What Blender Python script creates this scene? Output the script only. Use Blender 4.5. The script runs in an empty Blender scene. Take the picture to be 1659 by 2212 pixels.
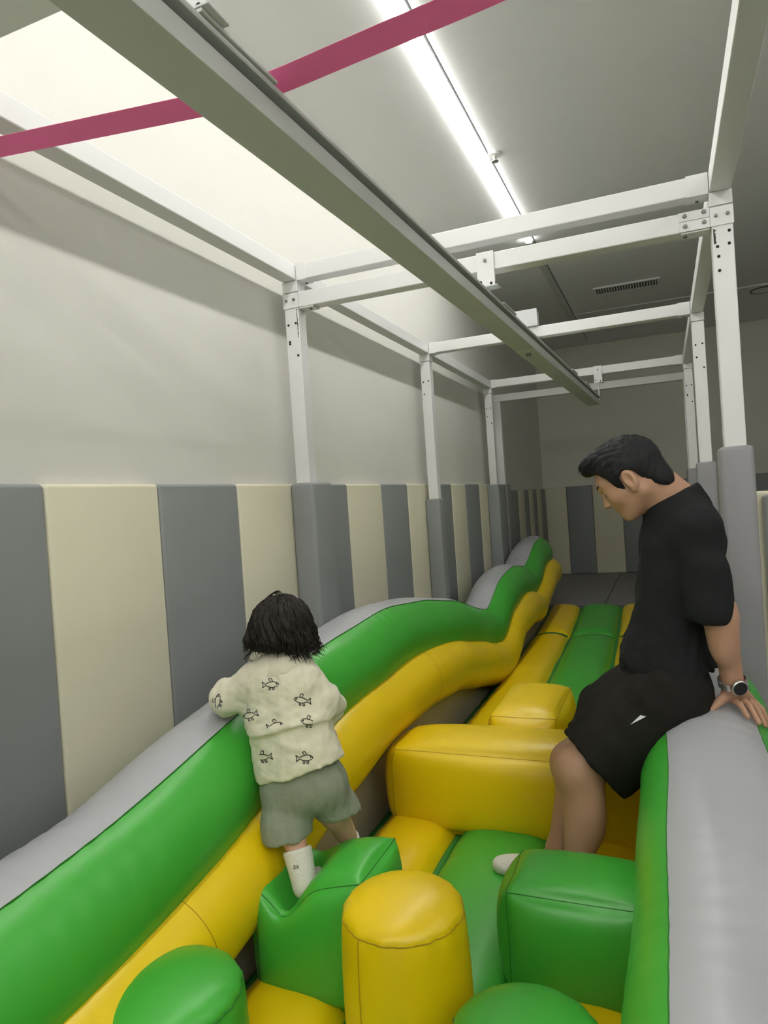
import bpy, bmesh, math, random
import numpy as np
from mathutils import Vector, Matrix
from mathutils.bvhtree import BVHTree

random.seed(7); rng = np.random.default_rng(7)
S = bpy.context.scene
COL = S.collection
PI = math.pi

# ------------------------------------------------------------------ camera
YAW, PITCH, ROLL, FPX, CAMZ = 0.3882, -0.0129, -0.0679, 1488.67, 1.45
fw = Vector((-math.sin(YAW)*math.cos(PITCH), math.cos(YAW)*math.cos(PITCH), math.sin(PITCH)))
r0 = Vector((math.cos(YAW), math.sin(YAW), 0)); u0 = r0.cross(fw)
r1 = r0*math.cos(ROLL) + u0*math.sin(ROLL); u1 = u0*math.cos(ROLL) - r0*math.sin(ROLL)
cam_d = bpy.data.cameras.new('camera'); cam = bpy.data.objects.new('camera', cam_d); COL.objects.link(cam)
cam.matrix_world = Matrix(((r1.x, u1.x, -fw.x, 0), (r1.y, u1.y, -fw.y, 0), (r1.z, u1.z, -fw.z, CAMZ), (0, 0, 0, 1)))
cam_d.sensor_fit = 'HORIZONTAL'; cam_d.sensor_width = 36.0
cam_d.lens = FPX*36.0/1659.0; cam_d.clip_start = 0.05
S.camera = cam

# ------------------------------------------------------------------ world, exposure
w = bpy.data.worlds.new('world'); S.world = w; w.use_nodes = True
w.node_tree.nodes['Background'].inputs[0].default_value = (0.8, 0.85, 0.9, 1)
w.node_tree.nodes['Background'].inputs[1].default_value = 0.05
vs = S.view_settings
vs.view_transform = 'Standard'; vs.look = 'None'; vs.gamma = 1.0; vs.use_curve_mapping = False
vs.exposure = 0.65
LED_STRENGTH = 28.0
CEIL = 3.45

# ------------------------------------------------------------------ materials
def lin(r, g, b):
    f = lambda c: (c/255/12.92) if c/255 <= 0.04045 else ((c/255+0.055)/1.055)**2.4
    return (f(r), f(g), f(b), 1)
def mat(name, col, rough=0.5, metal=0.0, bump=0.0, bscale=40.0, var=0.0, vscale=6.0, coat=0.0, spec=0.5, sss=0.0, stretch=None, sheen=0.0):
    m = bpy.data.materials.new(name); m.use_nodes = True
    nt = m.node_tree; b = nt.nodes['Principled BSDF']
    b.inputs['Roughness'].default_value = rough; b.inputs['Metallic'].default_value = metal
    b.inputs['Coat Weight'].default_value = coat; b.inputs['Coat Roughness'].default_value = 0.25
    b.inputs['Specular IOR Level'].default_value = spec
    if sss: b.inputs['Subsurface Weight'].default_value = sss; b.inputs['Subsurface Radius'].default_value = (0.012, 0.005, 0.003)
    if sheen: b.inputs['Sheen Weight'].default_value = sheen
    tc = nt.nodes.new('ShaderNodeTexCoord'); mp = nt.nodes.new('ShaderNodeMapping')
    nt.links.new(tc.outputs['Object'], mp.inputs[0])
    if stretch: mp.inputs['Scale'].default_value = stretch
    if var:
        n = nt.nodes.new('ShaderNodeTexNoise'); n.inputs['Scale'].default_value = vscale; n.inputs['Detail'].default_value = 4
        nt.links.new(mp.outputs[0], n.inputs['Vector'])
        mix = nt.nodes.new('ShaderNodeMix'); mix.data_type = 'RGBA'
        mix.inputs[6].default_value = tuple(c*(1-var) for c in col[:3])+(1,)
        mix.inputs[7].default_value = tuple(min(1, c*(1+var)) for c in col[:3])+(1,)
        nt.links.new(n.outputs['Fac'], mix.inputs[0]); nt.links.new(mix.outputs[2], b.inputs['Base Color'])
    else:
        b.inputs['Base Color'].default_value = col
    if bump:
        n2 = nt.nodes.new('ShaderNodeTexNoise'); n2.inputs['Scale'].default_value = bscale; n2.inputs['Detail'].default_value = 3
        nt.links.new(mp.outputs[0], n2.inputs['Vector'])
        bp = nt.nodes.new('ShaderNodeBump'); bp.inputs['Strength'].default_value = bump; bp.inputs['Distance'].default_value = 0.01
        nt.links.new(n2.outputs['Fac'], bp.inputs['Height']); nt.links.new(bp.outputs[0], b.inputs['Normal'])
    return m
def emis(name, col, s):
    m = bpy.data.materials.new(name); m.use_nodes = True; nt = m.node_tree
    b = nt.nodes['Principled BSDF']; b.inputs['Base Color'].default_value = (0.9, 0.9, 0.9, 1)
    b.inputs['Emission Color'].default_value = col; b.inputs['Emission Strength'].default_value = s
    return m
M = {}
M['wall'] = mat('wall_paint', (0.74, 0.73, 0.685, 1), 0.75, bump=0.05, bscale=60, var=0.02)
M['farwall'] = mat('far_wall_paint', (0.74, 0.72, 0.64, 1), 0.75, bump=0.05, bscale=60, var=0.02)
M['ceil'] = mat('ceiling_paint', (0.80, 0.80, 0.80, 1), 0.6, bump=0.03, bscale=80, var=0.015)
M['trim'] = mat('trim_white', (0.75, 0.75, 0.74, 1), 0.5)
M['floor'] = mat('floor_mat_grey', (0.16, 0.16, 0.165, 1), 0.55, bump=0.05, bscale=120, var=0.06)
M['tile'] = mat('tile_grey', (0.24, 0.235, 0.24, 1), 0.55, bump=0.05, bscale=150, var=0.05)
M['cream'] = mat('pad_cream', (0.70, 0.67, 0.52, 1), 0.55, bump=0.06, bscale=180, var=0.025)
M['grey'] = mat('pad_grey', (0.245, 0.26, 0.262, 1), 0.5, bump=0.06, bscale=180, var=0.04)
M['grey2'] = mat('pad_grey_warm', (0.27, 0.267, 0.28, 1), 0.45, bump=0.06, bscale=180, var=0.04)
M['steel'] = mat('white_powder_coat', (0.80, 0.80, 0.80, 1), 0.42, bump=0.02, bscale=200, var=0.02, coat=0.15)
M['rail'] = mat('rail_grey_white', (0.58, 0.60, 0.57, 1), 0.45, bump=0.04, bscale=30, var=0.05, coat=0.1)
M['bolt'] = mat('bolt_metal', (0.22, 0.21, 0.20, 1), 0.4, metal=0.8)
M['dark'] = mat('dark_hole', (0.012, 0.012, 0.012, 1), 0.8)
M['chip'] = mat('bare_metal_chip', (0.06, 0.06, 0.055, 1), 0.7)
M['pink'] = mat('pink_webbing', (0.86, 0.17, 0.38, 1), 0.7, bump=0.15, bscale=400)
M['green'] = mat('vinyl_green', (0.052, 0.385, 0.038, 1), 0.36, bump=0.10, bscale=9, var=0.07, vscale=4, coat=0.12)
M['yellow'] = mat('vinyl_yellow', (0.80, 0.56, 0.003, 1), 0.36, bump=0.10, bscale=9, var=0.05, vscale=4, coat=0.12)
M['vgrey'] = mat('vinyl_grey', (0.39, 0.40, 0.42, 1), 0.38, bump=0.12, bscale=12, var=0.04, vscale=5, coat=0.12)
M['dgreen'] = mat('vinyl_dark_green', (0.025, 0.215, 0.035, 1), 0.45, bump=0.10, bscale=15, var=0.1)
M['gseam'] = mat('stitch_green', (0.018, 0.16, 0.015, 1), 0.7)
M['yseam'] = mat('stitch_yellow', (0.42, 0.26, 0.004, 1), 0.7)
M['beige'] = mat('liner_beige', (0.42, 0.37, 0.26, 1), 0.7, var=0.06)
M['skin'] = mat('skin_adult', (0.46, 0.265, 0.17, 1), 0.5, bump=0.03, bscale=300, var=0.07, vscale=14, sss=0.12)
M['skinkid'] = mat('skin_child', (0.56, 0.33, 0.225, 1), 0.5, var=0.06, vscale=14, sss=0.12)
M['hair'] = mat('hair_black', (0.010, 0.010, 0.012, 1), 0.55, spec=0.25, bump=0.5, bscale=60, var=0.3, vscale=60, stretch=(1, 1, 0.35))
M['hairkid'] = mat('hair_dark_brown', (0.016, 0.012, 0.010, 1), 0.55, spec=0.25, bump=0.5, bscale=70, var=0.35, vscale=60, stretch=(1, 1, 0.25))
M['black'] = mat('black_cotton', (0.014, 0.0155, 0.016, 1), 0.9, spec=0.2, bump=0.12, bscale=25, sheen=0.0)
M['short'] = mat('black_shorts', (0.013, 0.012, 0.010, 1), 0.85, spec=0.2, bump=0.1, bscale=25)
M['shirt'] = mat('cream_gauze', (0.66, 0.63, 0.49, 1), 0.85, bump=0.25, bscale=45, var=0.05, vscale=20, sheen=0.1)
M['kshort'] = mat('sage_linen', (0.24, 0.265, 0.205, 1), 0.85, bump=0.25, bscale=70, var=0.08, vscale=30)
M['sock'] = mat('sock_white', (0.68, 0.66, 0.58, 1), 0.85, bump=0.3, bscale=150)
M['ink'] = mat('ink_black', (0.015, 0.015, 0.015, 1), 0.8)
M['red'] = mat('red_trim', (0.55, 0.03, 0.03, 1), 0.6)
M['watch'] = mat('watch_steel', (0.66, 0.64, 0.61, 1), 0.3, metal=0.85)
M['glass'] = mat('watch_glass', (0.01, 0.01, 0.012, 1), 0.08, coat=0.6)
M['lip'] = mat('lip', (0.42, 0.19, 0.15, 1), 0.45)
M['tag'] = mat('reflective_tag', (0.55, 0.56, 0.55, 1), 0.35)
M['galv'] = mat('galvanised', (0.62, 0.64, 0.66, 1), 0.4, var=0.06, vscale=30)
M['vent'] = mat('vent_dark', (0.05, 0.055, 0.06, 1), 0.6)
M['fill_cross'] = emis('added_fill_cross', (1.0, 0.99, 0.94, 1), LED_STRENGTH*0.8)  # emission of the added cross strips behind the camera
M['fill_aisle'] = emis('added_fill_aisle', (1.0, 0.99, 0.95, 1), LED_STRENGTH*0.35)  # emission of the added fill strips right of the frame
M['led'] = emis('led_diffuser', (1.0, 0.99, 0.94, 1), LED_STRENGTH)

# ------------------------------------------------------------------ object helpers
def link(name, me, m=None, parent=None, smooth=False):
    o = bpy.data.objects.new(name, me); COL.objects.link(o)
    if m is not None and len(me.materials) == 0: me.materials.append(M[m] if isinstance(m, str) else m)
    if parent is not None: o.parent = parent
    if smooth:
        me.polygons.foreach_set('use_smooth', [True]*len(me.polygons))
    return o
def tag(o, label=None, cat=None, group=None, kind=None):
    if label: o['label'] = label
    if cat: o['category'] = cat
    if group: o['group'] = group
    if kind: o['kind'] = kind
    return o
def empty(name, loc):
    o = bpy.data.objects.new(name, None); COL.objects.link(o); o.location = loc; o.empty_display_size = 0.1
    return o
def child_off(o, parent):
    """parent while keeping world-space mesh coordinates"""
    o.parent = parent; o.matrix_parent_inverse = Matrix.Translation(-Vector(parent.location))
    return o
def pmesh(name, V, F, smooth=False):
    me = bpy.data.meshes.new(name); me.from_pydata([tuple(v) for v in V], [], [tuple(f) for f in F]); me.validate(); me.update()
    if smooth: me.polygons.foreach_set('use_smooth', [True]*len(me.polygons))
    return me
def box_mesh(sx, sy, sz, bev=0.0, seg=2):
    bm = bmesh.new(); bmesh.ops.create_cube(bm, size=1.0)
    bmesh.ops.scale(bm, vec=(sx, sy, sz), verts=bm.verts)
    if bev: bmesh.ops.bevel(bm, geom=list(bm.edges), offset=bev, segments=seg, profile=0.5, affect='EDGES')
    me = bpy.data.meshes.new('box'); bm.to_mesh(me); bm.free(); return me
def box(name, lo, hi, m, parent=None, bev=0.0, seg=2, smooth=False):
    lo, hi = Vector(lo), Vector(hi); d = hi-lo
    o = link(name, box_mesh(d.x, d.y, d.z, bev, seg), m, None, smooth)
    o.location = (lo+hi)/2
    if parent is not None: child_off(o, parent)
    return o
def cyl_mesh(r, h, n=20, r2=None, axis='z'):
    bm = bmesh.new(); bmesh.ops.create_cone(bm, cap_ends=True, segments=n, radius1=r, radius2=r if r2 is None else r2, depth=h)
    if axis == 'x': bmesh.ops.rotate(bm, matrix=Matrix.Rotation(PI/2, 3, 'Y'), verts=bm.verts)
    if axis == 'y': bmesh.ops.rotate(bm, matrix=Matrix.Rotation(PI/2, 3, 'X'), verts=bm.verts)
    me = bpy.data.meshes.new('cyl'); bm.to_mesh(me); bm.free(); return me
def tube_mesh(paths, r, n=5, closed=False, taper=False):
    """round tubes along polylines -> V, F"""
    V, F = [], []
    for path in paths:
        P = np.array(path, float); k = len(P)
        T = np.gradient(P, axis=0); T /= np.maximum(np.linalg.norm(T, axis=1, keepdims=True), 1e-9)
        ref = np.array([0.31, 0.47, 0.83]); A = np.cross(T, ref); A /= np.maximum(np.linalg.norm(A, axis=1, keepdims=True), 1e-9)
        B = np.cross(T, A); base = len(V)
        for i in range(k):
            rr = r*(1 if not taper else max(0.15, 1-0.85*(i/(k-1))**2))
            for j in range(n):
                a = 2*PI*j/n; V.append(P[i]+rr*(math.cos(a)*A[i]+math.sin(a)*B[i]))
        for i in range(k-1):
            for j in range(n):
                a, b = base+i*n+j, base+i*n+(j+1) % n
                F.append((a, b, b+n, a+n))
        F.append(tuple(base+j for j in range(n))[::-1]); F.append(tuple(base+(k-1)*n+j for j in range(n)))
    return V, F
def tubes(name, paths, r, m, parent=None, n=5, smooth=True, taper=False):
    V, F = tube_mesh(paths, r, n, taper=taper)
    o = link(name, pmesh(name, V, F, smooth), m)
    if parent is not None: child_off(o, parent)
    return o
def spline(pts, n):
    """Catmull-Rom through control points"""
    P = np.array(pts, float); P = np.vstack([2*P[0]-P[1], P, 2*P[-1]-P[-2]])
    out = []
    segs = len(P)-3
    for t in np.linspace(0, segs-1e-6, n):
        i = int(t); u = t-i; a, b, c, d = P[i:i+4]
        out.append(0.5*((2*b)+(-a+c)*u+(2*a-5*b+4*c-d)*u*u+(-a+3*b-3*c+d)*u**3))
    return np.array(out)
def vnoise(p, seed=0):
    """cheap smooth pseudo-noise from sines, p (...,3)"""
    r_ = np.random.default_rng(seed); s = 0
    for i in range(5):
        k = r_.normal(size=3); k *= (1+0.5*i)/np.linalg.norm(k)
        s = s+np.sin(p@k*2*PI+r_.uniform(0, 6.28))/(1+0.4*i)
    return s/3.0

# ---- signed distance modelling (people): primitives on a grid, meshed with surface nets
def rcone(a, b, ra, rb):
    a, b = np.array(a, np.float32), np.array(b, np.float32)
    def f(P):
        d = b-a; t = np.clip(((P-a)@d)/max(float(d@d), 1e-9), 0, 1)
        q = P-a-t[..., None]*d
        return np.sqrt((q*q).sum(-1))-(ra+(rb-ra)*t)
    return f
def ell(c, r, R=None):
    c, r = np.array(c, np.float32), np.array(r, np.float32)
    def f(P):
        q = P-c
        if R is not None: q = q@np.array(R, np.float32)
        k0 = np.sqrt(((q/r)**2).sum(-1)); k1 = np.sqrt(((q/(r*r))**2).sum(-1))
        return k0*(k0-1)/np.maximum(k1, 1e-6)
    return f
def smin(a, b, k):
    if k <= 0: return np.minimum(a, b)
    h = np.maximum(k-np.abs(a-b), 0)/k
    return np.minimum(a, b)-h*h*k*0.25
def smax(a, b, k): return -smin(-a, -b, k)
def blend(prims, k):
    def f(P):
        d = prims[0](P)
        for p in prims[1:]:
            d = smin(d, p(P), k)
        return d
    return f
def surfnet(f, lo, hi, h):
    lo, hi = np.array(lo, float), np.array(hi, float); n = np.ceil((hi-lo)/h).astype(int)+1
    ax = [lo[i]+h*np.arange(n[i]) for i in range(3)]
    G = np.stack(np.meshgrid(*ax, indexing='ij'), -1).astype(np.float32)
    D = f(G).astype(np.float32)
    ins = D < 0
    c = np.zeros(np.array(D.shape)-1, np.int8)
    sl = lambda o: tuple(slice(o[i], D.shape[i]-1+o[i]) for i in range(3))
    corners = [(i, j, k) for i in (0, 1) for j in (0, 1) for k in (0, 1)]
    for o in corners: c += ins[sl(o)]
    act = (c > 0) & (c < 8); idx = np.argwhere(act); vid = -np.ones(act.shape, int); vid[act] = np.arange(len(idx))
    acc = np.zeros((len(idx), 3)); cnt = np.zeros(len(idx))
    for a in corners:
        for ax_ in range(3):
            if a[ax_] == 0:
                b = list(a); b[ax_] = 1
                da = D[tuple((idx+np.array(a)).T)]; db = D[tuple((idx+np.array(b)).T)]
                m = (da < 0) != (db < 0); t = np.zeros(len(idx)); t[m] = da[m]/(da[m]-db[m])
                p = np.repeat(np.array(a, float)[None], len(idx), 0); p[:, ax_] += t
                acc[m] += p[m]; cnt[m] += 1
    V = lo+h*(idx+acc/cnt[:, None])
    F = []
    for ax_ in range(3):
        s = [slice(None)]*3; s2 = [slice(None)]*3; s[ax_] = slice(0, -1); s2[ax_] = slice(1, None)
        A, B = ins[tuple(s)], ins[tuple(s2)]
        e = np.argwhere(A != B); u, v = [(1, 2), (2, 0), (0, 1)][ax_]
        e = e[(e[:, u] > 0) & (e[:, v] > 0) & (e[:, u] < act.shape[u]) & (e[:, v] < act.shape[v])]
        if len(e) == 0: continue
        du = np.zeros(3, int); du[u] = 1; dv = np.zeros(3, int); dv[v] = 1
        q = np.stack([vid[tuple((e-du-dv).T)], vid[tuple((e-dv).T)], vid[tuple(e.T)], vid[tuple((e-du).T)]], 1)
        fl = ~A[tuple(e.T)]; q[fl] = q[fl][:, ::-1]
        F.append(q)
    F = np.concatenate(F); F = F[(F >= 0).all(1)]
    return V, F
def relax(V, F, it=2, lam=0.5):
    n = len(V); E = np.concatenate([F[:, [0, 1]], F[:, [1, 2]], F[:, [2, 3]], F[:, [3, 0]]])
    for _ in range(it):
        s = np.zeros_like(V); c = np.zeros(n)
        np.add.at(s, E[:, 0], V[E[:, 1]]); np.add.at(s, E[:, 1], V[E[:, 0]])
        np.add.at(c, E[:, 0], 1); np.add.at(c, E[:, 1], 1)
        V = V+lam*(s/np.maximum(c, 1)[:, None]-V)
    return V
def sdf_obj(name, parts, m, parent=None, it=1):
    """parts: list of (f, lo, hi, h); joined into one mesh"""
    VV, FF, off = [], [], 0
    for f, lo, hi, h in parts:
        V, F = surfnet(f, lo, hi, h); V = relax(V, F, it); VV.append(V); FF.append(F+off); off += len(V)
    V, F = np.concatenate(VV), np.concatenate(FF)
    o = link(name, pmesh(name, V.tolist(), F.tolist(), True), m)
    if parent is not None: child_off(o, parent)
    return o

# ================================================================== SETTING
WX = -1.61; FARY = 10.0; RX = 3.2; BACKY = -3.0; FZ = 0.274
def struct(o): o['kind'] = 'structure'; return o
floor = struct(box('floor', (WX, BACKY, -0.1), (RX, FARY, 0.0), 'floor'))
landing = struct(box('floor_landing', (WX, 7.27, 0.0), (RX, FARY, FZ-0.012), 'floor'))
for x0, x1 in ((WX+0.005, -0.632), (-0.625, 0.37), (0.377, 1.37), (1.377, 2.37), (2.377, RX-0.005)):
    box('floor_tile', (x0, 7.275, FZ-0.012), (x1, FARY-0.05, FZ), 'tile', landing, bev=0.003, seg=1)
ceiling = struct(box('ceiling', (WX-0.05, BACKY, CEIL), (RX+0.05, FARY+0.05, CEIL+0.1), 'ceil'))
wall_left = struct(box('wall_left', (WX-0.05, BACKY, 0), (WX, FARY, CEIL), 'wall'))
wall_far = struct(box('wall_far', (WX-0.05, FARY, 0), (RX+0.05, FARY+0.05, CEIL), 'farwall'))
wall_right = struct(box('wall_right', (RX, BACKY, 0), (RX+0.05, FARY, CEIL), 'wall'))
wall_near = struct(box('wall_near', (WX-0.05, BACKY-0.05, 0), (RX+0.05, BACKY, CEIL), 'wall'))
struct(box('trim_1', (-0.84, 8.17, CEIL-0.012), (RX, 8.20, CEIL), 'trim'))

def pad(parent, lo, hi, m): return box('pad_panel', lo, hi, m, parent, bev=0.012, seg=3, smooth=True)
edges = [-2.32, -1.86, -1.39, -0.93, -0.46, 0.0, 0.468, 0.935, 1.40, 1.86, 2.322, 2.80, 3.346, 3.828, 4.278, 4.764, 5.292, 5.705, 6.18, 6.65, 7.10]
for i in range(len(edges)-1):
    g = (i % 2 == 1) == (((edges.index(1.86)) % 2) == 1)
    pad(wall_left, (WX, edges[i]+0.001, 0.0), (-1.57, edges[i+1]-0.001, 1.566), 'grey' if g else 'cream')
e2 = [7.10, 7.62, 8.04, 8.413, 8.722, 9.016, 9.296, 9.62, 9.96]
for i in range(len(e2)-1):
    pad(wall_left, (WX, e2[i]+0.001, 0.1 if e2[i] < 7.2 else FZ), (-1.585, e2[i+1]-0.001, 1.495), ['grey', 'cream'][(i+1) % 2])
e3 = [-1.58, -1.288, -0.936, -0.55, -0.19, 0.18, 0.55, 0.92, 1.29, 1.66, 2.03, 2.40, 2.77, 3.14]
for i in range(len(e3)-1):
    pad(wall_far, (e3[i]+0.001, FARY-0.04, FZ), (e3[i+1]-0.001, FARY, 1.505), ['cream', 'grey'][i % 2])

# ceiling LED strip, plus four added fill strips out of view
def linear_light(x, y0, y1, label, lit=True, m=None):
    e = empty('linear_light', (x, (y0+y1)/2, CEIL)); tag(e, label, 'light', 'linear ceiling lights')
    box('channel', (x-0.032, y0, CEIL-0.004), (x+0.036, y1, CEIL), 'trim', e)
    box('channel_edge', (x+0.036, y0, CEIL-0.003), (x+0.042, y1, CEIL), 'vent', e)
    box('diffuser', (x-0.025, y0+0.01, CEIL-0.017), (x+0.025, y1-0.01, CEIL-0.0045), (m or 'led') if lit else 'rail', e, bev=0.003)
    return e
linear_light(-0.885, BACKY+0.2, 5.57, 'lit white linear LED strip running along the grey ceiling')
linear_light(-0.885, 5.58, 9.7, 'unlit dark end section of the ceiling LED strip beyond the lit part', lit=False)
def added_cross_light(y, x0, x1, label):  # builds an added fill strip that stays out of view
    e = empty('linear_light', ((x0+x1)/2, y, CEIL)); tag(e, label, 'light', 'linear ceiling lights')
    box('channel', (x0, y-0.032, CEIL-0.004), (x1, y+0.032, CEIL), 'trim', e)
    box('diffuser', (x0+0.01, y-0.025, CEIL-0.024), (x1-0.01, y+0.025, CEIL-0.0045), 'fill_cross', e, bev=0.003)
linear_light(1.35, -2.6, 3.6, 'added unseen fill strip over the aisle right of the steel frame', True, 'fill_aisle')  # added lamp outside the view, lifts the darker areas
linear_light(2.6, -2.6, 3.6, 'added unseen fill strip near the right wall of the room', True, 'fill_aisle')  # second added fill on the right, never in view
added_cross_light(-1.1, -0.5, 3.0, 'added unseen fill strip across the ceiling just behind the photographer')  # added behind the camera as extra fill
added_cross_light(-2.3, -0.5, 3.0, 'added unseen fill strip across the ceiling near the entrance wall')  # further added fill, unseen, at the back of the room

# sprinkler head
sp = empty('sprinkler_head', (-0.811, 4.068, CEIL)); tag(sp, 'small chrome and white sprinkler head on the ceiling beside the LED strip', 'sprinkler')
o = link('rosette', cyl_mesh(0.042, 0.012, 28, 0.03), 'trim'); o.location = (0, 0, -0.006); o.parent = sp
o = link('nozzle', cyl_mesh(0.011, 0.03, 14), 'watch'); o.location = (0, 0, -0.026); o.parent = sp
o = link('deflector', cyl_mesh(0.022, 0.003, 18), 'watch'); o.location = (0, 0, -0.043); o.parent = sp
# ceiling vent
ve = empty('ceiling_vent', (-0.24, 7.37, CEIL)); tag(ve, 'long slatted air vent in the ceiling beyond the steel frame', 'vent')
box('backing', (-0.53, 7.26, CEIL-0.006), (0.05, 7.48, CEIL-0.0005), 'vent', ve)
for a, b, c, d in ((-0.55, 7.24, 0.07, 7.262), (-0.55, 7.478, 0.07, 7.50), (-0.55, 7.262, -0.528, 7.478), (0.048, 7.262, 0.07, 7.478)):
    box('frame', (a, b, CEIL-0.016), (c, d, CEIL), 'trim', ve)
for i in range(22):
    x = -0.515+i*0.0258
    box('slat', (x, 7.262, CEIL-0.014), (x+0.011, 7.478, CEIL-0.006), 'trim', ve)
# round ceiling speaker
cs = empty('ceiling_speaker', (1.10, 8.43, CEIL)); tag(cs, 'round flush speaker with a dark ring in the ceiling behind the right post', 'speaker')
bm = bmesh.new()
for k in range(48):
    pass
V, F = [], []
for k in range(48):
    a = 2*PI*k/48
    for rr, zz in ((0.135, 0.0), (0.135, -0.008), (0.122, -0.008), (0.122, 0.0)): V.append((rr*math.cos(a), rr*math.sin(a), zz))
for k in range(48):
    for j in range(3):
        a, b = k*4+j, ((k+1) % 48)*4+j
        F.append((a, b, b+1, a+1))
o = link('ring', pmesh('ring', V, F), 'vent'); o.parent = cs
o = link('grille', cyl_mesh(0.121, 0.006, 40), 'ceil'); o.location = (0, 0, -0.003); o.parent = cs
# socket on the far wall
ws = empty('wall_socket', (1.04, FARY, 1.715)); tag(ws, 'white socket plate with a round grey outlet on the far wall', 'socket')
box('plate', (0.98, FARY-0.012, 1.655), (1.10, FARY, 1.775), 'trim', ws, bev=0.004)
o = link('outlet', cyl_mesh(0.042, 0.03, 28, axis='y'), 'galv'); o.location = (0, -0.025, 0); o.parent = ws
# padded partition at right of the frame
pp = empty('padded_partition', (0.9, 2.98, 0)); tag(pp, 'low grey padded partition with cream edging right of the front right post', 'partition')
box('cream_edge', (0.303, 2.95, 0), (1.6, 3.02, 1.398), 'cream', pp, bev=0.015, seg=3, smooth=True)
box('grey_face', (0.335, 2.915, 0.0), (1.59, 2.9495, 1.385), 'grey2', pp, bev=0.014, seg=3, smooth=True)

# ================================================================== STEEL FRAME
XL0, XL1, XR0, XR1 = -1.545, -1.475, 0.207, 0.277
ZB, ZT = 2.475, 2.546
YF = [0.874, 2.753, 4.632, 6.50]; Y4 = 6.86; PW = 0.07
frame = empty('steel_frame', (-0.634, 2.753, 0)); tag(frame, 'white square-tube steel frame standing over the inflatable course', 'frame')
bolt_me = None
def bolt(parent, loc, axis='y', r=0.008, h=0.008, m='bolt'):
    o = link('bolt', cyl_mesh(r, h, 12, r*0.75, axis), m)
    o.location = loc; o.parent = parent; o.matrix_parent_inverse = parent.matrix_world.inverted() if False else Matrix.Translation(-(Vector(parent.location)))
    return o
hole_y = cyl_mesh(0.0055, 0.002, 10, axis='y'); hole_y.materials.append(M['dark'])
hole_x = cyl_mesh(0.0055, 0.002, 10, axis='x'); hole_x.materials.append(M['dark'])
def sub(o, part):
    # part meshes are centred boxes whose own location is relative to world; sub-part keeps world coordinates
    o.parent = part; o.matrix_parent_inverse = Matrix.Translation(-Vector(part.location)) ; return o
def hole(part, loc, me=None):
    o = link('bolt_hole', me or hole_y); o.location = loc; return sub(o, part)
def bolt_on(part, loc, axis='y', r=0.008):
    o = link('bolt', cyl_mesh(r, 0.008, 12, r*0.8, axis), 'bolt'); o.location = loc; return sub(o, part)
def bar(name, lo, hi, m='steel', bev=0.004): return box(name, lo, hi, m, frame, bev=bev, seg=2)
posts = {}
for i, y in enumerate(YF):
    for s, (a, b) in enumerate(((XL0, XL1), (XR0, XR1))):
        p = bar('post', (a, y, 0.0), (b, y+PW, ZB-0.052)); posts[i, s] = p
        c = bar('joint_collar', (a-0.0025, y-0.0025, ZB-0.05), (b+0.0025, y+PW+0.0025, ZB-0.001), bev=0.002)
        for dx, z in ((0.016, 2.28), (0.054, 2.285), (0.018, 2.205), (0.018, 2.195), (0.055, 2.14)):
            if (i+s+int(z*100)) % 3 or z > 2.25: hole(p, (a+dx, y-0.0005, z))
    # top cross beam with sleeves at both ends
    bar('cross_beam', (XL1+0.001, y, ZB), (XR0-0.001, y+PW, ZT))
    for a, b in ((XL1+0.002, XL1+0.05), (XR0-0.075, XR0-0.002)):
        sl = bar('beam_sleeve', (a, y-0.003, ZB-0.003), (b, y+PW+0.003, ZT+0.003), bev=0.0015)
        bolt_on(sl, ((a+b)/2, y+0.05, ZB-0.004), 'z', 0.006)
# extra rear posts and lower rear beam
for a, b in ((XL0, XL1), (XR0, XR1)): bar('post', (a, Y4, 0.0), (b, Y4+PW, 2.385))
bar('cross_beam', (XL0, Y4, 2.386), (XR1, Y4+PW, 2.455))
# side beams, bay by bay
ys = [-0.9]+YF
for a, b in ((XL0, XL1), (XR0, XR1)):
    for i in range(len(ys)-1):
        y0 = ys[i]+(PW+0.001 if i else 0)
        bar('side_beam', (a, y0, ZB), (b, ys[i+1]-0.001, ZT))
    for y in YF: bar('corner_block', (a, y, ZB), (b, y+PW, ZT))
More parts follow.
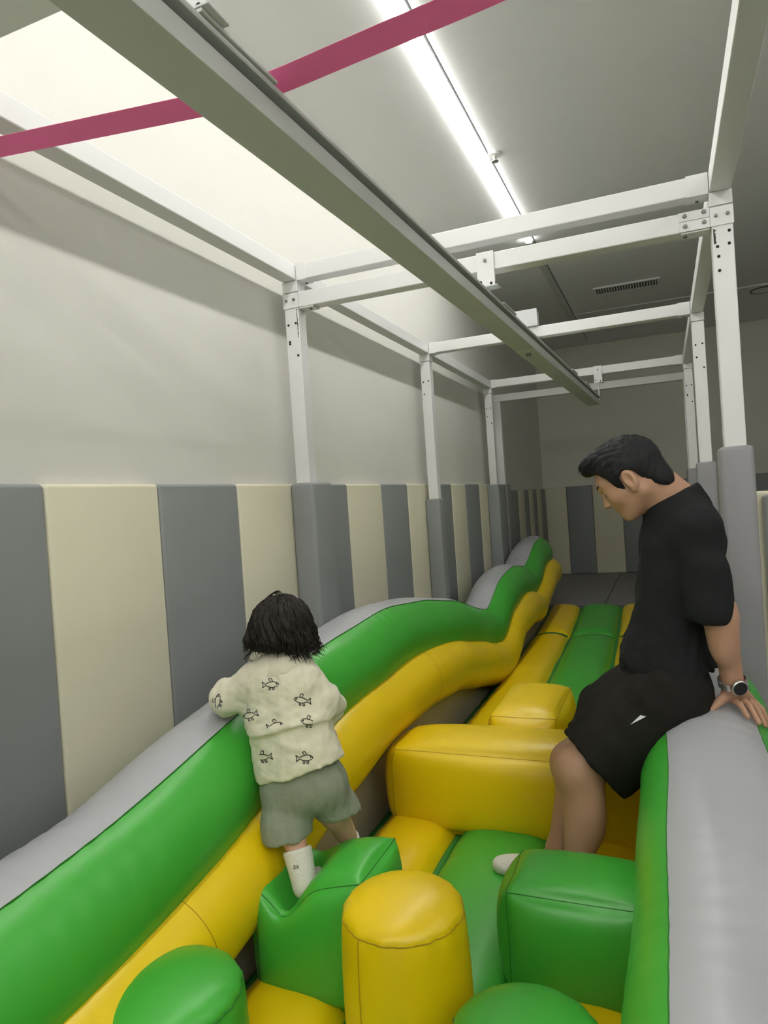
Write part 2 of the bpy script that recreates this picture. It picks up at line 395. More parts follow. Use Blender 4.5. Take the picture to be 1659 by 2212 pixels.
# lower cross beams (front frame and the frame overhead)
LZ0, LZ1 = 2.353, 2.4225
for i in (0, 1):
    y = YF[i]
    bar('lower_beam', (XL1+0.001, y, LZ0), (XR0-0.001, y+PW, LZ1))
    for (a, b) in ((XR0-0.105, XR0-0.004),):
        u = bar('splice_plate', (a, y-0.004, LZ0+0.037), (b, y-0.0005, LZ1), bev=0.001)
        l = bar('splice_plate', (a, y-0.004, LZ0), (b, y-0.0005, LZ0+0.035), bev=0.001)
        bolt_on(u, (a+0.02, y-0.007, LZ0+0.055)); bolt_on(u, (b-0.018, y-0.007, LZ0+0.058))
        bolt_on(l, (a+0.02, y-0.007, LZ0+0.018)); bolt_on(l, (b-0.018, y-0.007, LZ0+0.021))
    st = bar('angle_strip', (XL1+0.003, y+0.003, LZ0-0.006), (XL1+0.075, y+PW-0.003, LZ0-0.0005), bev=0.001)
    bolt_on(st, (XL1+0.05, y+0.03, LZ0-0.008), 'z', 0.007)
    st = bar('angle_strip', (XR0-0.1, y+0.003, LZ0-0.006), (XR0-0.003, y+PW-0.003, LZ0-0.0005), bev=0.001)
    bolt_on(st, (XR0-0.085, y+0.03, LZ0-0.008), 'z', 0.007)
    for s, (a, b) in enumerate(((XL0, XL1), (XR0, XR1))):
        k = bar('post_clamp', (a-0.003, y-0.004, LZ0), (b+0.003, y-0.0003, LZ1-0.002), bev=0.001)
        bolt_on(k, (a+0.016, y-0.007, LZ0+0.035), 'y', 0.006); bolt_on(k, (b-0.016, y-0.007, LZ0+0.037), 'y', 0.007)
# flaked paint on the front posts
def chip(part, x, y, z0, z1, wmax, n, seed):
    r_ = np.random.default_rng(seed); V = []; F = []
    zs = np.linspace(z1, z0, n)
    for i, z in enumerate(zs):
        w_ = wmax*(0.25+0.75*abs(math.sin(i*1.7+seed)))*(0.4+0.6*r_.random())
        V += [(x-0.001, y, z), (x+w_, y, z+r_.normal()*0.002)]
        if i: F.append((2*i-2, 2*i-1, 2*i+1, 2*i))
    o = link('paint_chip', pmesh('chip', V, F), 'chip'); return sub(o, part)
chip(posts[1, 1], XR0+0.006, YF[1]-0.0006, 2.29, 2.347, 0.012, 9, 3)
chip(posts[1, 0], XL1-0.008, YF[1]-0.0006, 2.22, 2.347, 0.005, 14, 5)
hole(posts[1, 1], (XR0+0.018, YF[1]-0.0005, 2.245)); hole(posts[1, 1], (XR1-0.014, YF[1]-0.0005, 2.33))
# padded sleeves round the post feet
def post_pad(lo, hi, m): return box('post_pad', lo, hi, m, frame, bev=0.016, seg=3, smooth=True)
post_pad((-1.5695, 2.735, 0), (-1.452, 2.93, 1.566), 'grey')
post_pad((-1.5695, 2.931, 0), (-1.474, 2.985, 1.566), 'grey')
post_pad((-1.5695, 4.615, 0), (-1.462, 4.73, 1.457), 'grey')
post_pad((-1.5695, 4.731, 0), (-1.49, 4.80, 1.56), 'grey')
post_pad((-1.5695, 6.47, 0), (-1.455, 6.80, 1.556), 'grey')
post_pad((-1.5695, 6.801, 0), (-1.45, 7.02, 1.556), 'grey')
post_pad((-1.5695, 0.84, 0), (-1.452, 1.03, 1.566), 'grey')
for y in YF: post_pad((0.186, y-0.022, 0), (0.298, y+PW+0.03, 1.568), 'grey2')
post_pad((0.19, Y4-0.02, 0), (0.298, Y4+PW+0.03, 1.566), 'grey2')

# ------------------------------------------------------------------ overhead trolley rail
RS = 0.031
def rx(y): return -0.728+RS*y
rail = empty('overhead_rail', (rx(2.75), 2.75, 2.18)); rail.rotation_euler = (0, 0, -math.atan(RS))
tag(rail, 'long grey-white metal trolley rail hanging under the steel frame', 'rail')
def rpart(name, x0, x1, y0, y1, z0, z1, m='rail', bev=0.002):
    d = (x1-x0, y1-y0, z1-z0); o = link(name, box_mesh(*d, bev), m); o.location = ((x0+x1)/2, (y0+y1)/2-2.75, (z0+z1)/2-2.18); o.parent = rail; return o
rpart('lower_box', -0.05, 0.05, -1.2, 6.32, 2.18, 2.222)
rpart('neck', -0.036, 0.036, -1.2, 6.32, 2.2221, 2.236, 'rail')
rpart('top_flange', -0.062, 0.062, -1.2, 6.32, 2.2361, 2.245)
rpart('flange_lip', 0.060, 0.0625, -1.2, 6.32, 2.2325, 2.2361)
rpart('flange_lip', -0.0625, -0.060, -1.2, 6.32, 2.2325, 2.2361)
rpart('slot', 0.0358, 0.0366, -1.2, 6.32, 2.2222, 2.2265, 'dark', 0)
jp = rpart('splice_plate', -0.049, 0.049, 3.55, 4.3, 2.175, 2.1798)
bb = link('bolt', cyl_mesh(0.014, 0.012, 10), 'bolt'); bb.location = (0, -0.29, -0.008); bb.parent = jp
rpart('joint_seam', -0.0505, 0.0505, 3.995, 4.003, 2.1795, 2.2225, 'trim')
for y in (1.15, 3.1, 4.95, 5.6): rpart('top_strap', 0.0, 0.067, y-0.22, y, 2.2455, 2.252, 'rail', 0.001)
# hanger brackets
def hanger(y, ztop, zlow, label):
    x = rx(y)+0.03
    e = empty('hanger_bracket', (x, y, zlow)); tag(e, label, 'bracket', 'rail hangers on the steel frame')
    p = box('plate', (x-0.035, y-0.012, zlow), (x+0.035, y-0.0045, ztop), 'steel', e, bev=0.0015)
    box('side_plate', (x+0.031, y-0.0044, zlow+0.02), (x+0.035, y-0.0002, ztop), 'steel', e, bev=0.001)
    box('foot', (x-0.002, y-0.03, zlow-0.004), (x+0.05, y+0.03, zlow), 'galv', e, bev=0.001)
    o = link('rod', cyl_mesh(0.006, zlow-2.2455, 12), 'galv'); o.location = (rx(y)+0.03, y-0.008, (zlow+2.2455)/2); child_off(o, e)
    for dx, dz in ((0.0, 0.03),): bolt_on(p, (x+dx, y-0.014, ztop-0.035), 'y', 0.008)
    for dx, dz in ((-0.022, 0.022), (0.02, 0.012)): hole(p, (x+dx, y-0.0122, zlow+dz))
    return e
hanger(YF[1], 2.426, 2.285, 'white hanger plate bolted to the front lower beam above the rail')
hanger(YF[0]+PW+0.0126, 2.426, 2.256, 'white hanger plate holding the rail at the upper left picture edge')
hanger(YF[3], 2.549, 2.40, 'small white hanger plate on the far cross beam above the rail end')
# galvanised box on the second cross beam
jb = empty('junction_box', (-0.80, 4.667, ZT)); tag(jb, 'pale metal junction box standing on the second cross beam beside the rail', 'box')
box('box_body', (-0.905, 4.615, ZT+0.0005), (-0.712, 4.70, 2.655), 'galv', jb, bev=0.004)
box('box_lid', (-0.908, 4.607, ZT+0.0005), (-0.709, 4.6145, 2.658), 'galv', jb, bev=0.002)
# pink strap
SY = 1.17
path = spline([(-1.61, SY, 2.345), (-1.373, SY, 2.322), (-0.853, SY, 2.266), (-0.75, SY, 2.2565), (-0.64, SY, 2.2565), (-0.45, SY, 2.27), (-0.238, SY, 2.285), (0.0, SY, 2.31), (0.206, SY, 2.335)], 80)
V, F = [], []
for i, p in enumerate(path):
    for dy, dz in ((-0.016, 0.022), (0.016, -0.006), (0.0175, -0.0045), (-0.0145, 0.0235)): V.append((p[0], p[1]+dy, p[2]+dz))
    if i:
        for j in range(4):
            a, b = (i-1)*4+j, (i-1)*4+(j+1) % 4
            F.append((a, b, b+4, a+4))
F += [(0, 1, 2, 3), tuple(len(V)-4+j for j in (3, 2, 1, 0))]
tag(link('pink_strap', pmesh('pink_strap', V, F), 'pink'), 'pink webbing strap stretched across the frame over the rail', 'strap')

# ================================================================== INFLATABLE COURSE
course = empty('inflatable_course', (-0.594, 3.9, 0))
tag(course, 'green, yellow and grey inflatable obstacle course with wavy side walls', 'inflatable')
LZ = 0.25                                  # crest height of the running lane
Y0, YE = 0.25, 7.15
def cpart(name, V, F, m, smooth=True, parent=course):
    o = link(name, pmesh(name, V, F, smooth), m)
    if parent is course: child_off(o, course)
    else: o.parent = parent
    return o
box('base_sheet', (-1.30, Y0, 0.0), (0.14, YE, 0.13), 'dgreen', course, bev=0.03, seg=3)
box('inner_liner', (-1.20, Y0+0.05, 0.13), (-1.165, YE-0.1, 0.5), 'beige', course, bev=0.01)
box('inner_liner', (-0.02, Y0+0.05, 0.13), (0.01, YE-0.1, 0.42), 'yellow', course, bev=0.01)

def interp_path(pts):
    P = spline(pts, 400); return lambda y: np.interp(y, P[:, 0], P[:, 1])
ZL = interp_path([(0.2, 0.715), (0.59, 0.742), (1.06, 0.772), (1.23, 0.79), (1.63, 0.862), (2.12, 0.944), (2.59, 0.98), (2.94, 0.985), (3.29, 0.956), (3.65, 0.903), (4.12, 0.803), (4.47, 0.715), (4.7, 0.686), (4.88, 0.733), (5.17, 0.833), (5.62, 0.874), (5.94, 0.844), (6.12, 0.821), (6.35, 0.874), (6.7, 0.98), (7.06, 1.015), (7.23, 1.0)])
ZR = interp_path([(0.2, 0.665), (0.47, 0.674), (0.94, 0.697), (1.41, 0.733), (1.88, 0.78), (2.25, 0.815), (2.48, 0.846), (2.66, 0.83), (2.86, 0.76), (3.02, 0.725), (3.2, 0.77), (3.65, 0.862), (4.23, 0.838), (4.7, 0.744), (4.94, 0.744), (5.41, 0.862), (5.88, 0.85), (6.12, 0.827), (6.59, 0.956), (7.06, 1.015), (7.23, 1.0)])
def sweep(name, xc, ztop, r, dz, a0, a1, na, m, side, seed, y0=Y0, y1=7.2, parent=course, cap=True, wr=0.004):
    """tube along Y; angle measured from straight up towards the lane; a0..a1 in degrees; side=+1 when the lane is at +X"""
    ny = 420; ys = np.linspace(y0, y1, ny); zc = ztop(ys)-r-dz
    ks = np.ones(9)/9; zp = np.pad(zc, 4, mode='edge'); zc = np.convolve(zp, ks, 'valid')
    sl = np.gradient(zc, ys); curv = np.gradient(sl, ys)
    n = 1/np.sqrt(1+sl**2)
    ang = np.radians(np.linspace(a0, a1, na)); r_ = np.random.default_rng(seed)
    ph = r_.uniform(0, 6.28, 6)
    V = []; F = []
    for i in range(ny):
        endr = min(1.0, math.sqrt(max(0.0, 1-max(0, 1-(y1-ys[i])/0.12)**2)) if y1-ys[i] < 0.12 else 1.0)
        endr = max(endr, 0.55)
        conc = max(0.0, min(1.0, abs(curv[i])*0.35))
        for a in ang:
            rip = wr*(0.25+conc)*math.sin(ys[i]*95+3*math.sin(a*2+ph[0])+ph[1])*(0.5+0.5*math.sin(ys[i]*7+ph[2]))*(0.4+0.6*math.cos(a))
            rip += 0.004*math.sin(ys[i]*5.1+ph[3]+a)+0.003*math.sin(ys[i]*11.3+ph[4]-a*2)
            rr = (r+rip)*endr
            lx = math.sin(a)*rr*side; lz = math.cos(a)*rr
            if side < 0:      # the right wall is pressed in where it meets the padded posts
                g_ = max((1/(1+math.exp((abs(ys[i]-yp-0.035)-0.16)*45)) for yp in YF+[Y4]))
                lim = 0.30*(1-g_)+0.176*g_
                if xc+lx > lim-0.02: lx = lim-0.02-xc+0.02*math.tanh((xc+lx-lim+0.02)/0.02)
            V.append((xc+lx, ys[i]-sl[i]*n[i]*lz, zc[i]+n[i]*lz))
    for i in range(ny-1):
        for j in range(na-1):
            a = i*na+j; q = (a, a+1, a+na+1, a+na)
            F.append(q if side > 0 else q[::-1])
    if cap and abs(a1-a0) > 300:
        F.append(tuple(range(na)) if side < 0 else tuple(range(na))[::-1])
        F.append(tuple((ny-1)*na+j for j in range(na))[::1 if side > 0 else -1])
    o = link(name, pmesh(name, V, F, True), m)
    if parent is course: child_off(o, course)
    else:
        o.parent = parent
    return o, np.array(V).reshape(ny, na, 3)
def side_wall(xg, xy, zt, side, seed, ga, gb, rg=0.18):
    ry = 0.148
    # full green tube, then the grey band as its own skin just outside it
    t, _ = sweep('green_side_tube', xg, zt, rg, 0.0, -180, 180, 49, 'green', side, seed)
    b, P = sweep('grey_band', xg, zt, rg+0.0015, -0.0015, ga, gb, 17, 'vgrey', side, seed, parent=t, cap=False)
    for j in (0, 16):
        pth = P[::2, j]; V, F = tube_mesh([pth], 0.0016, 4); o = link('stitch_line', pmesh('stitch', V, F, True), 'gseam'); o.parent = t
    yt, Q = sweep('yellow_side_tube', xy, lambda y: zt(y)-0.228, ry, 0.0, -180, 180, 41, 'yellow', side, seed+5)
    for ysm in (1.30, 3.05, 5.0):
        i = int((ysm-Y0)/(7.2-Y0)*419); V, F = tube_mesh([Q[i, 16:38]], 0.0013, 4)
        o = link('stitch_line', pmesh('stitch', V, F, True), 'yseam'); o.parent = yt
    return t
side_wall(-1.265, -1.158, ZL, 1, 1, -82, 24)
side_wall(0.078, 0.055, ZR, -1, 2, -41, 36, 0.194)

# lane cushions: three strips, puffed across and along
def cushion(name, x0, x1, y0, y1, z0, zc, m, lift0=0.0, lift1=0.0, seed=0, p=0.35):
    nx = 15; ny = max(12, int((y1-y0)/0.05)); V = []; F = []
    for i in range(ny+1):
        v = i/ny; vy = 2*v-1
        for j in range(nx+1):
            u = 2*j/nx-1
            b = (max(0, 1-abs(u)**3.0)**0.6)*(max(0, 1-abs(vy)**(8*max(1, (y1-y0))))**0.5)
            y = y0+(y1-y0)*v; x = x0+(x1-x0)*j/nx-0.022*max(0, y-4.5)
            wz = 0.0035*math.sin(y*37+u*3+seed)*(1-b)*b*4+0.004*math.sin(y*6.3+seed)*b
            V.append((x, y, z0+(zc-z0)*b+lift0+(lift1-lift0)*v*v+wz))
    W = nx+1
    for i in range(ny):
        for j in range(nx):
            a = i*W+j; F.append((a, a+1, a+W+1, a+W))
    return cpart(name, V, F, m)
XS = [-1.09, -0.786, -0.402, -0.10]
rows = [(0.25, 2.62, 0, 0), (2.63, 5.97, 0, 0.0), (5.98, 7.12, 0.0, 0.075)]
for ri, (a, b, l0, l1) in enumerate(rows):
    for k in range(3):
        cushion('lane_cushion', XS[k]+0.008, XS[k+1]-0.008, a, b, 0.188, LZ+0.012, 'green' if k == 1 else 'yellow', l0, l1, ri*3+k)
for x in XS:
    pth = [(x-0.022*max(0, y-4.5), y, 0.182+(0.075*((y-5.98)/1.14)**2 if y > 5.98 else 0)+0.006*math.sin(y*9)) for y in np.linspace(0.3, 7.1, 120)]
    V, F = tube_mesh([pth], 0.017, 8); cpart('lane_piping', V, F, 'dgreen')
for yy, dz in ((2.625, 0), (5.975, 0.0)):
    for k in range(3):
        pth = [(x-0.022*max(0, yy-4.5), yy, 0.178+0.062*math.sqrt(max(0, 1-((x-(XS[k]+XS[k+1])/2)/((XS[k+1]-XS[k])/2))**2))) for x in np.linspace(XS[k]+0.02, XS[k+1]-0.02, 14)]
        V, F = tube_mesh([pth], 0.009, 6); cpart('lane_piping', V, F, 'green' if k == 1 else 'gseam')

# puffed boxes with stitched edges
def puff_box(name, lo, hi, m, sm, bulge=0.03, seed=0, warp=None, seams=True, bot=True):
    lo, hi = np.array(lo, float), np.array(hi, float); c = (lo+hi)/2; hs = (hi-lo)/2; n = 22
    V = []; F = []; key = {}
    def vert(p):
        k = tuple(np.round(p*1e4).astype(int))
        if k not in key: key[k] = len(V); V.append(p.copy())
        return key[k]
    t = np.linspace(-1, 1, n+1); t = np.sign(t)*(np.abs(t)**0.85)
    for ax in range(3):
        for s in (-1, 1):
            u, v = (ax+1) % 3, (ax+2) % 3
            ids = np.zeros((n+1, n+1), int)
            for i in range(n+1):
                for j in range(n+1):
                    p = np.zeros(3); p[ax] = s; p[u] = t[i]; p[v] = t[j]; ids[i, j] = vert(p)
            for i in range(n):
                for j in range(n):
                    q = (ids[i, j], ids[i+1, j], ids[i+1, j+1], ids[i, j+1]); F.append(q if s > 0 else q[::-1])
    P = np.array(V); A = np.abs(P)
    out = np.zeros_like(P)
    r_ = np.random.default_rng(seed); ph = r_.uniform(0, 6.28, 9)
    def wf(P):
        out = np.zeros_like(P); A = np.abs(P)
        for ax in range(3):
            u, v = (ax+1) % 3, (ax+2) % 3
            on = A[:, ax] > 0.999
            b = (np.clip(1-A[:, u]**2.2, 0, 1)*np.clip(1-A[:, v]**2.2, 0, 1))**0.6
            # puckers running away from the stitched edges
            e1 = np.exp(-(1-A[:, u])*5)*(1-A[:, u]**8); e2 = np.exp(-(1-A[:, v])*5)*(1-A[:, v]**8)
            pk = 0.10*(e1*np.sin(P[:, v]*hs[v]*170+ph[ax]+2*np.sin(P[:, v]*5+ph[ax+3]))*np.clip(1-A[:, v], 0, 1)+e2*np.sin(P[:, u]*hs[u]*170+ph[ax+6]+2*np.sin(P[:, u]*6+ph[ax]))*np.clip(1-A[:, u], 0, 1))
            out[:, ax] += np.where(on, np.sign(P[:, ax])*bulge*(b+pk), 0)
        # edges draw in slightly in the middle of each side, corners stay
        Q = P*hs*0.985+out
        for ax in range(3):
            u, v = (ax+1) % 3, (ax+2) % 3
            edge = (A[:, u]*A[:, v])**6
            Q[:, u] -= np.sign(P[:, u])*0.012*edge*(1-P[:, ax]**2); Q[:, v] -= np.sign(P[:, v])*0.012*edge*(1-P[:, ax]**2)
        cr = (A[:, 0]*A[:, 1]*A[:, 2])**3; ed = np.maximum(np.maximum(A[:, 0]*A[:, 1], A[:, 1]*A[:, 2]), A[:, 0]*A[:, 2])**8
        Q = Q*(1-0.065*cr-0.018*ed)[:, None]
        Q = Q+c
        return warp(Q) if warp else Q
    Q = wf(P)
    o = cpart(name, Q.tolist(), F, m)
    if seams:
        paths = []
        tt = np.linspace(-1, 1, 40)
        for ax in range(3):
            u, v = (ax+1) % 3, (ax+2) % 3
            for su in (-1, 1):
                for sv in (-1, 1):
                    L = np.zeros((40, 3)); L[:, ax] = tt; L[:, u] = su; L[:, v] = sv
                    if ax != 2 and (su if u == 2 else sv) < 0: continue
                    paths.append(wf(L))
        V2, F2 = tube_mesh(paths, 0.0015, 4); s_ = link('stitch_line', pmesh('stitch', V2, F2, True), sm); s_.parent = o
    return o
puff_box('yellow_cross_block', (-1.055, 2.40, 0.21), (-0.06, 2.70, 0.525), 'yellow', 'yseam', 0.035, 1)
puff_box('yellow_stub_block', (-0.735, 2.745, 0.2), (-0.44, 3.25, 0.56), 'yellow', 'yseam', 0.03, 2)
puff_box('green_step_block', (-0.435, 1.63, 0.215), (-0.06, 1.86, 0.49), 'green', 'gseam', 0.03, 3)
def dent(Q):
    x, y, z = Q[:, 0], Q[:, 1], Q[:, 2]; k = np.clip((z-0.22)/0.26, 0, 1)
    g = np.exp(-((x+0.945)/0.052)**2-((y-1.56)/0.10)**2)
    z2 = z-0.12*g*k+0.05*np.clip((x+0.92)/0.20, -0.2, 1)*k
    return np.stack([x, y, z2], 1)
puff_box('green_step_block', (-1.05, 1.462, 0.21), (-0.715, 1.72, 0.508), 'green', 'gseam', 0.026, 4, warp=dent)

# upright bollards
def bollard(name, cx, cy, r, zs, m, sm, seed, dome=0.05, z0=0.14):
    e_n = 64; V = []; F = []; r_ = np.random.default_rng(seed); ph = r_.uniform(0, 6.28, 8)
    rows_ = []
    for k in range(26):
        t = k/25; z = z0+(zs-z0)*t; b = math.sin(PI*min(1, t*1.0))**0.5*0.010
        rows_.append((z, r+b, math.exp(-(1-t)*9)))
    for k in range(1, 16):
        t = k/16; rows_.append((zs+dome*math.sin(t*PI/2)*1.0, r*math.cos(t*PI/2), math.exp(-t*4)*0.9))
    for z, rr, wk in rows_:
        for j in range(e_n):
            a = 2*PI*j/e_n
            pk = wk*0.0020*(math.sin(a*15+ph[0]+1.5*math.sin(3*a+ph[1]))+0.7*math.sin(a*26+ph[2]))
            V.append((cx+(rr+pk)*math.cos(a), cy+(rr+pk)*math.sin(a), z+0.2*pk))
    for i in range(len(rows_)-1):
        for j in range(e_n):
            a, b = i*e_n+j, i*e_n+(j+1) % e_n; F.append((a, b, b+e_n, a+e_n))
    F.append(tuple(range(e_n))[::-1]); F.append(tuple((len(rows_)-1)*e_n+j for j in range(e_n)))
    o = cpart(name, V, F, m)
    ring = [V[25*e_n+j] for j in range(e_n)]; ring.append(ring[0])
    ja = int(e_n*0.70); seam = [V[i*e_n+ja] for i in range(26)]
    ring = [(cx+(x-cx)*1.004, cy+(y-cy)*1.004, z) for x, y, z in ring]; seam = [(cx+(x-cx)*1.003, cy+(y-cy)*1.003, z) for x, y, z in seam]
    V2, F2 = tube_mesh([ring, seam], 0.0015, 4); s_ = link('stitch_line', pmesh('stitch', V2, F2, True), sm); s_.parent = o
    return o
bollard('yellow_bollard', -0.600, 1.420, 0.136, 0.535, 'yellow', 'yseam', 11)
bollard('green_bollard', -0.995, 1.114, 0.138, 0.470, 'green', 'gseam', 12)
bollard('green_bollard', -0.29, 1.22, 0.140, 0.455, 'green', 'gseam', 13)

# ================================================================== MAN
man = empty('person', (-0.20, 2.22, 0.25))
tag(man, 'man in black T-shirt and black shorts leaning back against the right inflatable wall, looking down', 'person')
def unit(v): v = np.array(v, float); return v/np.linalg.norm(v)
O = np.array((-0.091, 2.262, 1.462), np.float32)
pt, yw = math.radians(34), math.radians(5)
hf = unit((-math.cos(pt)*math.cos(yw), math.cos(pt)*math.sin(yw), -math.sin(pt)))
hu = unit((-math.sin(pt)*math.cos(yw), math.sin(pt)*math.sin(yw), math.cos(pt))); hl = np.cross(hu, hf)
HR = np.stack([hf, hl, hu], 1).astype(np.float32)
def loc(fn): return lambda P: fn((P-O)@HR)
def hw(p): return O+HR@np.array(p, np.float32)
def head_local(P):
    A = P.copy(); A[..., 1] = np.abs(A[..., 1])
    d = ell((-0.012, 0, 0.045), (0.100, 0.078, 0.086))(A)
    d = smin(d, ell((0.036, 0, -0.005), (0.056, 0.057, 0.088))(A), 0.03)
    d = smin(d, rcone((-0.008, 0.050, -0.038), (0.060, 0.014, -0.076), 0.020, 0.016)(A), 0.03)
    d = smin(d, ell((0.069, 0, -0.076), (0.016, 0.022, 0.014))(A), 0.02)
    d = smin(d, ell((0.062, 0, -0.045), (0.025, 0.03, 0.025))(A), 0.02)
    d = smin(d, ell((0.050, 0.042, -0.012), (0.028, 0.018, 0.022))(A), 0.025)        # cheek
    d = smax(d, -ell((0.098, 0.031, 0.021), (0.018, 0.017, 0.011))(A), 0.014)        # eye socket
    d = smin(d, ell((0.071, 0.031, 0.019), (0.014, 0.017, 0.013))(A), 0.006)         # eyelid
    d = smin(d, rcone((0.086, 0.010, 0.041), (0.070, 0.044, 0.043), 0.008, 0.006)(A), 0.015)
    d = smin(d, rcone((0.085, 0, 0.026), (0.104, 0, -0.012), 0.008, 0.0105)(A), 0.014)
    d = smin(d, ell((0.094, 0.0105, -0.016), (0.010, 0.007, 0.007))(A), 0.008)
    d = smin(d, rcone((0.086, 0, -0.039), (0.079, 0.019, -0.041), 0.0055, 0.003)(A), 0.006)
    d = smin(d, rcone((0.085, 0, -0.052), (0.078, 0.017, -0.050), 0.0065, 0.003)(A), 0.006)
    d = smax(d, -rcone((0.094, 0, -0.0455), (0.080, 0.022, -0.044), 0.0028, 0.0018)(A), 0.004)
    # ear
    e = ell((-0.008, 0.080, 0.006), (0.020, 0.011, 0.033))(A)
    e = smax(e, -ell((-0.004, 0.094, 0.008), (0.0125, 0.0135, 0.0235))(A), 0.004)
    e = smin(e, ell((0.004, 0.083, -0.001), (0.004, 0.006, 0.008))(A), 0.003)
    e = smin(e, ell((0.0, 0.079, -0.024), (0.009, 0.006, 0.010))(A), 0.006)
    return smin(d, e, 0.006)
neck_a, neck_b = hw((-0.032, 0, -0.03)), np.array((0.022, 2.295, 1.365))
neck = blend([rcone(neck_a, neck_b, 0.056, 0.062), rcone(hw((-0.055, 0, 0.0)), np.array((0.055, 2.30, 1.39)), 0.045, 0.05)], 0.03)
hd = lambda P: smin(head_local((P-O)@HR), neck(P), 0.03)
# arm and hand
shL, elL, wrL = (0.084, 2.14, 1.31), (0.121, 2.10, 1.08), (0.147, 2.165, 0.868)
kn = [(0.138, 2.183, 0.822), (0.160, 2.205, 0.824), (0.180, 2.222, 0.818), (0.197, 2.240, 0.806)]
ft = [(0.176, 2.135, 0.788), (0.204, 2.150, 0.768), (0.223, 2.180, 0.752), (0.240, 2.222, 0.735)]
arm = [rcone(shL, elL, 0.048, 0.041), rcone(elL, wrL, 0.037, 0.029), ell((0.122, 2.108, 1.02), (0.036, 0.038, 0.08))]
hand = []
for i, (a, b) in enumerate(zip(kn, ft)):
    a, b = np.array(a), np.array(b); mid = a*0.52+b*0.48+np.array((0.004, 0.0, 0.010))
    hand.append(rcone(np.array(wrL)*0.75+a*0.25, a, 0.020, 0.0115))
    hand.append(('f', rcone(a, mid, 0.0105, 0.0092), rcone(mid, b, 0.0092, 0.0078)))
thumb = [rcone((0.136, 2.165, 0.845), (0.108, 2.158, 0.820), 0.017, 0.0125), rcone((0.108, 2.158, 0.820), (0.083, 2.134, 0.802), 0.0118, 0.0088)]
def arm_f(P):
    d = arm[0](P)
    for a in arm[1:]: d = smin(d, a(P), 0.03)
    p = None
    for h_ in hand:
        if not isinstance(h_, tuple): p = h_(P) if p is None else smin(p, h_(P), 0.014)
    d = smin(d, p, 0.022); d = smin(d, smin(thumb[0](P), thumb[1](P), 0.006), 0.012)
    for h_ in hand:
        if isinstance(h_, tuple): d = smin(d, smin(h_[1](P), h_[2](P), 0.004), 0.003)
    return d
# legs
hipL, knL, anL = (-0.03, 2.175, 0.835), (-0.287, 2.09, 0.618), (-0.300, 2.03, 0.31)
hipR, knR, anR = (-0.03, 2.33, 0.815), (-0.322, 2.235, 0.58), (-0.375, 2.185, 0.315)
def leg_f(h, k, a):
    h, k, a = map(np.array, (h, k, a)); back = np.array((0.035, 0.01, 0.0))
    return [rcone(h, k, 0.095, 0.063), ell(k+np.array((-0.006, 0, 0.0)), (0.060, 0.058, 0.062)), rcone(k+np.array((0.008, 0, -0.02)), a, 0.055, 0.036),
            ell(k*0.62+a*0.38+back, (0.044, 0.050, 0.105)), rcone(a, a+np.array((0.01, 0, -0.03)), 0.036, 0.036)]
lf = blend(leg_f(hipL, knL, anL)+leg_f(hipR, knR, anR)[:0], 0.035); lr = blend(leg_f(hipR, knR, anR), 0.035)
torso = blend([rcone((0.025, 2.24, 1.25), (-0.03, 2.21, 0.9), 0.08, 0.09), rcone((0.02, 2.36, 1.25), (-0.03, 2.34, 0.9), 0.08, 0.09), rcone((0.075, 2.16, 1.31), (0.04, 2.44, 1.31), 0.05, 0.05), rcone((0.02, 2.3, 1.36), (0.02, 2.3, 1.28), 0.06, 0.08),
               rcone((-0.03, 2.175, 0.84), (-0.03, 2.33, 0.82), 0.09, 0.09),
               rcone((0.04, 2.44, 1.31), (0.06, 2.51, 1.08), 0.05, 0.042), rcone((0.06, 2.51, 1.08), (0.03, 2.46, 0.88), 0.042, 0.03), ell((0.01, 2.44, 0.845), (0.045, 0.04, 0.028))], 0.05)
body = sdf_obj('body', [(hd, (-0.26, 2.15, 1.30), (0.13, 2.42, 1.62), 0.0032), (arm_f, (0.02, 2.03, 0.70), (0.29, 2.28, 1.38), 0.0034),
                        (lf, (-0.40, 1.93, 0.26), (0.10, 2.30, 0.95), 0.008), (lr, (-0.48, 2.10, 0.26), (0.10, 2.46, 0.95), 0.008),
                        (torso, (-0.2, 2.05, 0.68), (0.24, 2.62, 1.46), 0.012)], 'skin', man, 1)
# hair
def hair_f(P):
    q = (P-O)@HR; a = q.copy(); a[..., 1] = np.abs(a[..., 1])
    d = ell((-0.012, 0, 0.047), (0.109, 0.0865, 0.098))(a)
    d = smin(d, ell((0.020, 0, 0.095), (0.082, 0.066, 0.045))(a), 0.03)
    d = smin(d, ell((-0.066, 0, -0.030), (0.046, 0.056, 0.060))(a), 0.025)
    d = smin(d, rcone((0.055, 0.0, 0.118), (0.086, 0.0, 0.128), 0.034, 0.016)(a), 0.02)
    d = smin(d, rcone((0.050, 0.035, 0.105), (0.084, 0.040, 0.115), 0.026, 0.012)(a), 0.02)
    f_, u_ = q[..., 0], q[..., 2]
    ub = np.interp(f_, [-0.12, -0.10, -0.075, -0.04, -0.03, -0.005, 0.014, 0.020, 0.034, 0.040, 0.050, 0.062, 0.075, 0.12], [-0.075, -0.078, -0.072, -0.030, 0.022, 0.038, 0.030, -0.012, -0.016, 0.012, 0.055, 0.078, 0.090, 0.104])
    d = smax(d, ub-u_, 0.008)
    st = np.sin(q[..., 1]*420+6*np.sin(f_*22)+4*np.sin(u_*35))*0.0014+vnoise(q*np.array([16, 50, 30], np.float32), 3)*0.0036
    top = np.clip((u_-0.03)/0.08, 0, 1)
    return d+st*(0.3+0.7*top)
hair = sdf_obj('hair', [(hair_f, (-0.30, 2.13, 1.36), (0.06, 2.41, 1.66), 0.0032)], 'hair', man, 0)
